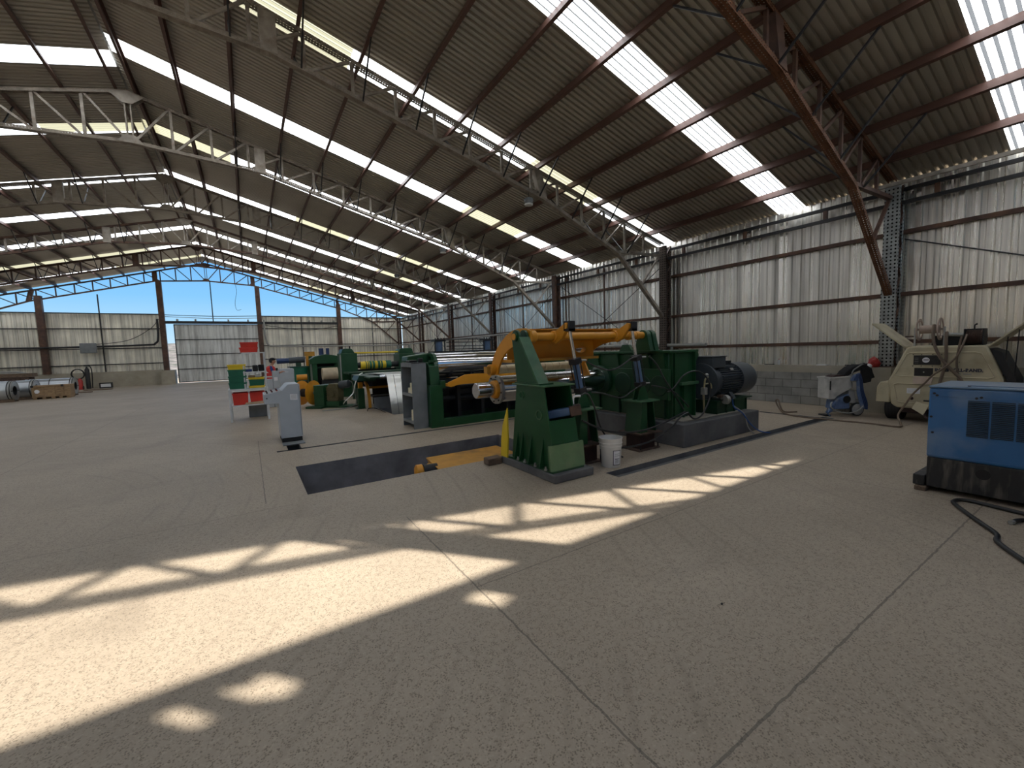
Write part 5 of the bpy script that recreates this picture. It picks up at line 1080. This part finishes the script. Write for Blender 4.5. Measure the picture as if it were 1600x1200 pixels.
single('plastic_wrap', MB().prism([(-12.6, 1.2), (-12.2, 1.38), (-11.7, 1.28), (-11.2, 1.42), (-10.6, 1.33), (-10.1, 1.30), (-9.7, 1.2)], 31.3, 31.7, 'y'), M['conduit'], 'crumpled pale sheet lying on top of the timber stack', 'sheet')
t = T('gas_cart', 'welding gas cart with red bottle and coiled hoses by the far left wall', 'gas cart', (-8.7, 35.7, 0))
part('red_bottle', MB().lathe([(.02, .12), (.55, .12), (.66, .05), (.7, .04)], (-8.72, 35.35, 0), (0, 0, 1), 18), M['red_dark'], t, 'red gas bottle'); part('tall_bottle', MB().lathe([(.02, .11), (1.2, .11), (1.32, .05), (1.4, .04)], (-8.45, 35.7, 0), (0, 0, 1), 18), M['dark_metal'], t)
part('frame', MB().tube([(-8.3, 35.8, .05), (-8.28, 35.8, 1.3), (-8.6, 35.8, 1.45)], .03, 6), M['black'], t)
part('hose_coil', MB().tube([(-8.85+.28*math.cos(a), 35.55+.005*k, .95+.30*math.sin(a)) for k, a in enumerate([i*.5 for i in range(38)])], .025, 6), M['black'], t); part('wheel', rod((-8.65, 35.4, .12), (-8.60, 35.4, .12), .12), M['black'], t)
t = T('floor_lamp_box', 'black framed lamp box with white panel on the floor at the far left wall', 'lamp box', (-7.7, 36, 0)); part('frame', holed([(-8.02, .0), (-7.42, .0), (-7.42, .34), (-8.02, .34)], [[(-7.96, .07), (-7.48, .07), (-7.48, .27), (-7.96, .27)]], 35.9, 36.1, 'y'), M['black'], t); part('panel', Bx(-7.96, -7.48, 35.93, 35.96, .07, .27), M['paper'], t)
for k, (a, b, y, lb) in enumerate(((-8.3, -7.4, 31.5, 'dark board lying flat on the floor beyond the coils, nearer one'), (-8.2, -7.0, 33.6, 'dark board lying flat on the floor beyond the coils, farther one'))): single('floor_board', Bx(a, b, y, y+.35, .001, .05), M['wood_old'], lb, 'board')

# --- pole ledge items on the right wall
Z = .976
t = T('red_jacket', 'crumpled red and black jacket on the pier ledge beside the perforated column', 'jacket', (11.3, 3.47, Z))
def lump(c, rx, ry, rz, amp, seed):
    mb = MB().sphere(c, rx, ry, rz, 20); rn = random.Random(seed); out = []
    for p in mb.v:
        d = Vector(p)-Vector(c); f = 1+amp*math.sin(d.y*60+seed)*math.cos(d.x*45+d.z*50)+rn.uniform(-.05, .05); q = Vector(c)+d*f; out.append((q.x, q.y, max(Z, q.z)))
    mb.v = out; return mb
part('cloth', lump((11.27, 3.30, Z+.08), .07, .10, .13, .22, 1), M['red_dark'], t)
part('dark_sleeve', lump((11.24, 3.43, Z+.035), .06, .11, .05, .25, 2), M['cloth_black'], t)
part('white_lining', lump((11.20, 3.36, Z+.03), .03, .045, .045, .2, 3), M['paper'], t)
t = T('water_bottle', 'small bottle with red cap standing on the wall ledge above the motor', 'bottle', (11.70, 5.38, Z)); part('body', MB().lathe([(0, .03), (.11, .03), (.13, .014), (.14, .014)], (11.70, 5.38, Z), (0, 0, 1), 14), M['glass_lamp'], t); part('cap', rod((11.70, 5.38, Z+.14), (11.70, 5.38, Z+.155), .016, n=10), M['red_dark'], t)
single('white_tray', Bx(11.66, 11.76, 4.32, 4.52, Z, Z+.02), M['paper'], 'flat white tray on the wall ledge left of the spraying machine', 'tray'); single('ledge_tool', Bx(11.66, 11.72, 5.5, 5.72, Z, Z+.02), M['black'], 'black tool on the wall ledge left of the bottle', 'tool'); single('ledge_tool', Bx(11.66, 11.72, 3.72, 3.95, Z, Z+.02), M['black'], 'black tool on the wall ledge behind the black cloth', 'tool')

# --- plaster spraying machine
SR = -YAW
t = T('spraying_machine', 'dusty blue spraying machine on wheels with splashed white hopper by the block wall', 'spraying machine', (10.40, 3.62, 0), SR)
def Z2(a, b): return ((a/12-35)*.01355, (88-b/12)*.01355)
part('hopper', MB().prism([Z2(*q) for q in ((150, 345), (520, 335), (580, 530), (300, 690), (250, 745), (150, 735))], -.16, .18, 'y'), M['spray_white'], t, bevel=.02)
part('hopper_rim', MB().prism([Z2(*q) for q in ((145, 335), (525, 325), (528, 350), (147, 362))], -.18, .20, 'y'), M['spray_white'], t)
part('strainer', MB().prism([Z2(*q) for q in ((220, 335), (480, 328), (430, 300), (300, 300))], -.1, .1, 'y'), M['rust_red'], t)
part('side_slot', MB().prism([Z2(*q) for q in ((150, 400), (172, 400), (172, 565), (150, 565))], -.168, -.158, 'y'), M['black'], t)
part('body', MB().prism([Z2(*q) for q in ((310, 730), (545, 645), (560, 930), (280, 930))], -.13, .15, 'y'), M['spray_blue'], t, bevel=.02)
part('pump_column', MB().prism([Z2(*q) for q in ((550, 590), (660, 590), (700, 830), (545, 835))], -.09, .10, 'y'), M['spray_white'], t, bevel=.015)
part('motor_grille', rod((Z2(490, 750)[0], -.13, Z2(490, 750)[1]), (Z2(490, 750)[0], -.145, Z2(490, 750)[1]), .075), M['black'], t)
part('chassis_strut', MB().prism([Z2(*q) for q in ((290, 760), (320, 765), (240, 960), (170, 1010), (160, 1000))], -.12, -.08, 'y'), M['spray_blue'], t); part('chassis_rail', MB().prism([Z2(*q) for q in ((200, 975), (560, 940), (560, 975), (200, 1010))], -.02, .02, 'y'), M['conduit'], t)
wx, wz = .285, .137
for y in (-.17, .12):
    w = part('wheel', MB().lathe([(0, .10), (.01, .135), (.045, .135), (.055, .10)], (wx, y, wz), (0, 1, 0), 26), M['black'], t); part('wheel_disc', MB().lathe([(0, .03), (.004, .115), (.03, .115)], (wx, y-.004, wz), (0, 1, 0), 24), M['spray_white'], t)
part('axle', rod((wx, -.16, wz), (wx, .14, wz), .015), M['dark_metal'], t)
part('foot', MB().box(-.33, -.22, -.11, .10, 0, .03), M['black'], t)
part('handle', MB().tube([(.20, -.1, .62), (.20, -.1, .90), (.30, -.1, 1.0), (.42, -.1, 1.07)], .014, 8), M['conduit'], t)
HM = t.matrix_world.copy(); RM = Matrix.Rotation(SR, 4, 'Z'); HO = Vector((10.40, 3.62, 0))
def W2(x, y, z): return HO+RM @ Vector((x, y, z))
for k in range(5):
    single('spray_hose', MB().tube([W2(.10+.02*k, -.20-.01*k, .74), W2(.14+.025*k, -.22, .84+.01*k), W2(.22+.02*k, -.21, .74), W2(.25+.025*k, -.2, .50), W2(.30+.03*k, -.21, .28), W2(.34+.022*k, -.21, .18-.01*k)], .022, 8), M['spray_blue' if k < 2 else 'navy'], 'blue hose loop hung over the spraying machine, %s' % ['leftmost', 'second from left', 'middle', 'second from right', 'rightmost'][k], 'hose', 'blue hose loops on the spraying machine')
single('grey_hose', MB().tube([W2(-.30, -.22, .31), W2(-.33, -.24, .22), W2(-.22, -.26, .13), W2(.0, -.28, .085), W2(.2, -.27, .12), W2(.32, -.26, .22)], .014, 8), M['conduit'], 'grey hose bowed around the front of the spraying machine', 'hose')
single('grey_hose', MB().tube([W2(-.31, -.2, .02), W2(-.39, -.22, .10), W2(-.37, -.22, .20), W2(-.28, -.2, .17)], .011, 8), M['spray_blue'], 'small hose loop at the left foot of the spraying machine', 'hose')
q1 = MB().prism([(a, b) for a, b in [Z2(*q) for q in ((445, 322), (500, 240), (600, 160), (740, 120), (860, 125), (940, 185), (930, 230), (760, 225), (640, 262), (520, 325))]], -.10, .12, 'y'); q2 = MB().prism([Z2(*q) for q in ((750, 180), (940, 185), (965, 270), (1005, 365), (945, 382), (938, 440), (810, 466), (775, 370), (762, 240))], -.12, -.07, 'y')
for q in (q1, q2): q.v = [tuple(HO+RM @ Vector(p)) for p in q.v]
t = T('black_cloth', 'black cloth draped over the handle of the spraying machine', 'cloth', tuple(W2(.3, 0, .7)))
part('drape', q1, M['cloth_black'], t, bevel=.012); part('hanging_end', q2, M['cloth_black'], t, bevel=.008)
t = T('plaster_bucket', 'beige bucket with plaster remains between spraying machine and pale pier', 'bucket', (11.15, 3.80, 0)); part('shell', MB().lathe([(0, .13), (.30, .155), (.31, .165), (.33, .165)], (11.15, 3.80, 0), (0, 0, 1), 26), M['cream'], t); part('plaster', MB().sphere((11.15, 3.80, .34), .14, .14, .10, 12), M['white'], t)

# --- beige air compressor on its trailer
TA = Vector((10.4, 2.57, 0)); TR = -math.pi/2; SX = .76; TM = Matrix.Translation(TA) @ Matrix.Rotation(TR, 4, 'Z')
def TL(x, y, z): return TM @ Vector((x*SX, y, z))
def cp(name, mb, m, root, label=None, bevel=0):
    mb.v = [(p[0]*SX, p[1], p[2]) for p in mb.v]; return part(name, mb, m, root, label, bevel)
def dial(x, z, r, y0, y1): m_ = rod((0, y0, z), (0, y1, z), r, n=24); m_.v = [(x+p[0]/SX, p[1], p[2]) for p in m_.v]; return m_
t = T('air_compressor', 'beige towed air compressor with open gull doors beside the right wall', 'air compressor', TA, TR)
bd = [(-.17, .26), (-.27, .33), (-.34, .76), (-.31, .82), (-.03, 1.37), (.04, 1.42), (1.26, 1.42), (1.32, 1.38), (1.56, .86), (1.57, .80), (1.50, .33), (1.42, .26)]
cp('canopy', MB().prism(bd, 0, 1.0, 'y'), M['beige'], t, bevel=.03)
def frame_ring(poly, r):
    q = []
    for i in range(len(poly)):
        a = Vector(poly[i]); b = Vector(poly[(i+1) % len(poly)]); q += [a.lerp(b, f) for f in (.06, .12, .5, .88, .94)]
    return MB().tube([(p.x, -.002, p.y) for p in q]+[(q[0].x, -.002, q[0].y)], r, 8)
cp('upper_recess', frame_ring([(.02, 1.30), (1.22, 1.30), (1.46, .86), (-.22, .86)], .012), M['beige'], t); cp('lower_recess', frame_ring([(-.22, .72), (.9, .72), (.9, .36), (-.14, .36)], .012), M['beige'], t)
cp('gauge_panel', Bx(.13, .60, -.012, 0, 1.08, 1.25), M['black_gloss'], t, 'black gauge panel')
cp('gauge', dial(.35, 1.165, .048, -.02, -.012), M['paper'], t, 'white round gauge'); cp('gauge', dial(.51, 1.165, .042, -.018, -.012), M['dark_metal'], t); cp('gauge_needle', Bx(.31, .40, -.024, -.021, 1.163, 1.175), M['black'], t)
mb = MB()
for k in range(4): mb.box(.15, .22, -.016, -.0125, 1.11+.03*k, 1.114+.03*k)
cp('panel_marks', mb, M['conduit'], t)
for x in (.12, .27, .46, .61):
    for z in (1.265, 1.055): cp('panel_screw', rod((x, -.01, z), (x, 0, z), .010, n=8), M['dark_metal'], t)
cp('switch_panel', Bx(.15, .48, -.010, 0, .87, 1.02), M['black_gloss'], t, 'black switch panel'); cp('switch', rod((.32, -.025, .945), (.32, -.01, .945), .012), M['conduit'], t)
cp('panel_flap', MB().add([(.14, -.012, .86), (.48, -.012, .86), (.47, -.05, .73), (.15, -.05, .73), (.14, -.004, .86), (.48, -.004, .86), (.47, -.042, .73), (.15, -.042, .73)], [(0, 1, 2, 3), (4, 7, 6, 5), (0, 4, 5, 1), (1, 5, 6, 2), (2, 6, 7, 3), (3, 7, 4, 0)]), M['beige_pink'], t, 'open flap')
cp('sticker', Bx(.03, .27, -.004, 0, .54, .64), M['paper'], t, 'white sticker'); mb = MB()
for k in range(4): mb.box(.05, .24, -.006, -.0045, .56+.02*k, .563+.02*k)
cp('sticker_print', mb, M['conduit'], t)
cp('drain_plug', rod((.13, -.012, .45), (.13, 0, .45), .03), M['rust_red'], t); cp('drain_plug', rod((.9, -.01, 1.13), (.9, 0, 1.13), .008), M['dark_metal'], t)
tcu = bpy.data.curves.new('lettering', 'FONT'); tcu.body = 'INGERSOLL-RAND.'; tcu.size = .074; tcu.extrude = .002; tcu.offset = .0042; tcu.space_character = 1.04
to = bpy.data.objects.new('lettering', tcu); COL.objects.link(to); dg = bpy.context.evaluated_depsgraph_get(); dg.update()
tm = bpy.data.meshes.new_from_object(to.evaluated_get(dg)); bpy.data.objects.remove(to)
xs_ = [v.co.x for v in tm.vertices]; sc = .585/(max(xs_)-min(xs_))
for v in tm.vertices: v.co = (.385+(v.co.x-min(xs_))*sc, -.003-v.co.z, .965+v.co.y)
tm.materials.clear(); tm.materials.append(M['ink']); to = bpy.data.objects.new('lettering', tm); COL.objects.link(to); to.parent = t; to['label'] = 'bold black lettering INGERSOLL-RAND.'
mb = MB().box(.88, .93, -.003, 0, .915, .935).box(.97, 1.10, -.003, 0, .915, .933); cp('small_lettering', mb, M['conduit'], t)
# doors
cp('left_door', MB().add([(-.05, .02, 1.385), (-.72, .02, 1.86), (-.72, .70, 1.86), (-.05, .70, 1.385), (-.035, .02, 1.41), (-.70, .02, 1.885), (-.70, .70, 1.885), (-.035, .70, 1.41)], [(0, 1, 2, 3), (4, 7, 6, 5), (0, 4, 5, 1), (1, 5, 6, 2), (2, 6, 7, 3), (3, 7, 4, 0)]), M['beige'], t, 'beige gull door swung up', bevel=.005)
cp('right_door', MB().add([(1.33, .02, 1.385), (2.05, .02, 1.93), (2.05, .70, 1.93), (1.33, .70, 1.385), (1.32, .02, 1.41), (2.03, .02, 1.955), (2.03, .70, 1.955), (1.32, .70, 1.41)], [(0, 1, 2, 3), (4, 7, 6, 5), (0, 4, 5, 1), (1, 5, 6, 2), (2, 6, 7, 3), (3, 7, 4, 0)]), M['beige'], t, 'beige gull door swung up', bevel=.005)
cp('engine_bay', MB().prism([(1.33, 1.36), (1.60, .84), (1.58, .40), (1.72, .40), (1.74, .84), (1.50, 1.30)], .08, .70, 'y'), M['black'], t)
for x, z0_, z1_ in ((1.55, .9, 1.55), (1.7, .8, 1.66)): cp('gas_strut', rod((x, .1, z0_), (x+.03, .1, z1_), .010, n=8), M['black'], t)
cp('fender', MB().prism([(-.58, .34), (-.30, .34), (-.30, .74), (-.50, .74), (-.56, .64)], .02, .66, 'y'), M['beige'], t, bevel=.02)
for x in (-.43, 1.40):
    cp('tyre', MB().lathe([(0, .15), (.01, .215), (.03, .235), (.30, .235), (.33, .215), (.34, .15)], (x, .30, .235), (1, 0, 0), 34), M['black'], t)
    cp('rim', rod((x-.004, .30, .235), (x+.02, .30, .235), .13), M['beige'], t)
mb = MB()
for k in range(4): mb.ring((-.37+.065*k, .30, .235), (-.358+.065*k, .30, .235), .238, .23, 34)
cp('tyre_grooves', mb, M['dark_metal'], t)
cp('axle', rod((-.23, .30, .235), (1.45, .30, .235), .03), M['rust_red'], t)
cp('chassis', Bx(-.1, 1.35, .05, .10, .17, .26), M['rust_red'], t)
cp('drawbar', MB().bar((.60, .05, .24), (.92, -1.4, .26), .05, .06).bar((1.25, .05, .24), (.98, -1.4, .26), .05, .06), M['rust_red'], t, 'rusty drawbar')
cp('jockey_wheel', MB().lathe([(0, .05), (.01, .10), (.06, .10), (.07, .05)], (.88, -1.5, .10), (1, 0, 0), 20), M['rust_red'], t); cp('jack_tube', rod((.93, -1.5, .16), (.93, -1.5, .50), .03), M['rust'], t)
cp('chain', MB().tube([(.42, -.1, .33), (.40, -.16, .22), (.46, -.2, .13), (.55, -.22, .17), (.60, -.25, .30), (.55, -.2, .40)], .018, 6), M['rust_red'], t); cp('crank', rod((.40, -.2, .44), (.62, -.22, .44), .014, n=8), M['black'], t)
single('paper_bag', MB().add([TL(.22, -.03, .40), TL(.48, -.14, .36), TL(.40, -.20, .18), TL(.15, -.06, .27), TL(.22, -.02, .40), TL(.48, -.12, .36), TL(.40, -.18, .18), TL(.15, -.05, .27)], [(0, 1, 2, 3), (4, 7, 6, 5), (0, 4, 5, 1), (1, 5, 6, 2), (2, 6, 7, 3), (3, 7, 4, 0)]), M['beige'], 'pale plate leaning below the beige compressor front', 'plate') 
t = T('exhaust_box', 'long black box on the roof of the beige compressor', 'box', TA, TR); cp('housing', Bx(.36, 1.2, .22, .55, 1.421, 1.60), M['black'], t, bevel=.015)
t = T('hose_reel', 'cream double-disc hose reel standing on the beige compressor', 'hose reel', TA, TR)
for x in (.16, .52): cp('disc', MB().ring((x, .12, 1.72), (x+.022, .12, 1.72), .20, .165, 34), M['beige_pink'], t); cp('disc_web', MB().box(x+.004, x+.018, .10, .14, 1.53, 1.91).box(x+.004, x+.018, -.07, .31, 1.70, 1.74), M['beige_pink'], t)
cp('drum', rod((.18, .12, 1.72), (.52, .12, 1.72), .075), M['beige_pink'], t); [cp('stand', MB().box(q, q+.03, .10, .14, 1.421, 1.76), M['conduit'], t) for q in (.08, .59)]; cp('crank', rod((-.08, .12, 1.60), (.10, .12, 1.60), .012, n=8), M['rust'], t)
t = T('cable_reel', 'small reel wound with rusty brown hose on the right of the compressor roof', 'hose reel', TA, TR)
cp('winding', MB().lathe([(0, .12)]+[(.02*k+.01*j, .125 if j else .11) for k in range(1, 12) for j in (0, 1)]+[(.25, .12)], (.97, .12, 1.56), (1, 0, 0), 24), M['rust'], t); cp('frame', MB().box(.94, .96, .0, .24, 1.421, 1.70).box(1.23, 1.25, .0, .24, 1.421, 1.70).box(.94, 1.25, .11, .13, 1.68, 1.70), M['black'], t); cp('guide_arm', MB().tube([(1.08, .12, 1.70), (1.08, .12, 1.76), (1.12, .12, 1.78)], .014, 6), M['black'], t); cp('axle', rod((.60, .12, 1.62), (.94, .12, 1.60), .03), M['conduit'], t)
def those(pts, r, m, lb): single('air_hose', MB().tube([TL(*p) for p in pts], r, 8), m, lb, 'hose')
those([(.46, -.02, 1.80), (.47, -.08, 1.62), (.52, -.10, 1.40), (.66, -.10, 1.15), (.86, -.10, .95), (.98, -.10, .80), (1.0, -.12, .55)], .024, M['hose_brown'], 'brown hose slanting from the cream reel across the lettering')
those([(.68, -.02, 1.66), (.69, -.08, 1.50), (.70, -.07, 1.20), (.66, -.07, .95), (.62, -.08, .75), (.62, -.1, .5)], .024, M['hose_brown'], 'brown hose hanging straight down the middle of the compressor front')
those([(.92, -.02, 1.58), (.90, -.07, 1.40), (.87, -.06, 1.15), (.90, -.06, .92), (.93, -.07, .72)], .016, M['hose_brown'], 'thin brown hose down the compressor front, rightmost')
p_ = [TL(*q) for q in [(1.0, -.02, 1.60), (.98, -.10, 1.48), (.90, -.16, 1.25), (.72, -.17, 1.05), (.52, -.17, .90), (.38, -.17, .74), (.20, -.18, .55), (.08, -.20, .35), (-.02, -.28, .15)]]+[Vector(q) for q in [(9.95, 2.50, .03), (9.62, 2.45, .016), (9.66, 2.9, .016), (9.62, 3.4, .016), (9.58, 4.0, .016), (9.78, 4.38, .03), (10.05, 4.62, .12), (10.12, 4.70, .24), (10.02, 4.60, .27), (9.93, 4.52, .15), (9.95, 4.45, .03), (10.2, 4.3, .016)]]
single('air_hose', MB().tube(p_, .016, 8), M['hose_brown'], 'long thin brown hose from the compressor reel across the floor to the wall', 'hose')

# --- blue welding generator
t = T('welding_generator', 'large scuffed blue and black welding generator at the right edge of the picture', 'generator', (6.2, .3, 0))
X0, X1, Y0, Y1 = 5.84, 6.62, -.75, 1.26
part('body', Bx(X0, X1, Y0, Y1, .36, 1.075), M['blue_welder'], t, bevel=.018)
part('lid', MB().box(X0-.006, X1+.006, Y0, Y1+.004, 1.075, 1.095), M['blue_welder_top'], t, bevel=.008)
part('lid_hatch', MB().box(X0+.12, X0+.6, .35, 1.0, 1.095, 1.103), M['blue_welder_top'], t, bevel=.004)
part('base_skirt', Bx(X0+.006, X1-.006, Y0, Y1-.006, .05, .36), M['black_scuffed'], t, bevel=.01)
part('skid', MB().box(X0-.01, X1, Y1, Y1+.09, .05, .16), M['black_scuffed'], t, bevel=.008)
part('seam', MB().box(X0-.004, X0, Y0, Y1-.01, .385, .395).box(X0-.004, X0, Y0, Y1-.01, .99, .997), M['blue_welder'], t)
part('skirt_hole', rod((X0, .86, .26), (X0+.012, .86, .26), .05), M['black'], t)
y = .985
for k in range(9):
    ya = y-.155*k; yb = ya-.14
    v_ = part('vent', Bx(X0-.003, X0+.002, yb, ya, .615, .965), M['black'], t)
    mb = MB()
    for i in range(20):
        z = .622+.0172*i; mb.add([(X0-.004, yb, z), (X0-.004, ya, z), (X0-.014, ya, z+.003), (X0-.014, yb, z+.003), (X0-.004, yb, z+.010), (X0-.004, ya, z+.010)], [(0, 1, 2, 3), (3, 2, 5, 4)])
    part('louvre', mb, M['vent_blue'], v_)
for y, z in ((1.22, 1.02), (1.22, .62), (1.20, 1.0), (.90, 1.0), (.2, 1.0), (1.235, .78), (.93, .99)): part('screw', rod((X0-.008, y, z), (X0, y, z), .011, n=8), M['dark_metal'], t)
for y in (1.0, .6): part('lid_screw', rod((X0+.1, y, 1.095), (X0+.1, y, 1.102), .012, n=8), M['dark_metal'], t)
single('support_block', Bx(5.80, 6.62, 1.24, 1.33, 0, .048), M['wood_old'], 'flat timber under the near left end of the blue generator', 'timber', bevel=.006); single('support_block', Bx(5.86, 6.62, -.6, -.5, 0, .048), M['wood_old'], 'flat timber under the far right end of the blue generator', 'timber', bevel=.006)
single('welding_cable', MB().tube([(5.72, -.2, .018), (5.62, .2, .018), (5.64, .55, .018), (5.70, .82, .018), (5.70, .96, .018), (5.58, 1.0, .018), (5.42, .93, .018), (5.12, .76, .018), (4.90, .63, .018), (4.72, .60, .018), (4.45, .44, .018), (4.1, .22, .018), (3.6, -.1, .018)], .017, 10), M['hose_black'], 'thick black cable in a long loop on the floor before the blue generator', 'cable')
t = T('cable_end', 'short black cable end with silver lug at the right edge of the floor', 'cable', (5.45, .4, 0)); part('cable', MB().tube([(5.33, .60, .018), (5.42, .58, .018), (5.50, .5, .018), (5.52, .35, .018), (5.50, 0, .018)], .016, 10), M['hose_black'], t); part('lug', MB().tube([(5.29, .61, .018), (5.33, .60, .018)], .018, 8), M['conduit'], t)
single('floor_stone', MB().sphere((2.34, 1.37, .006), .010, .007, .006, 8), M['dark_metal'], 'small dark clod on the open floor right of the sun patch', 'stone')
for o in bpy.data.objects:
    if '_w' in o: del o['_w']
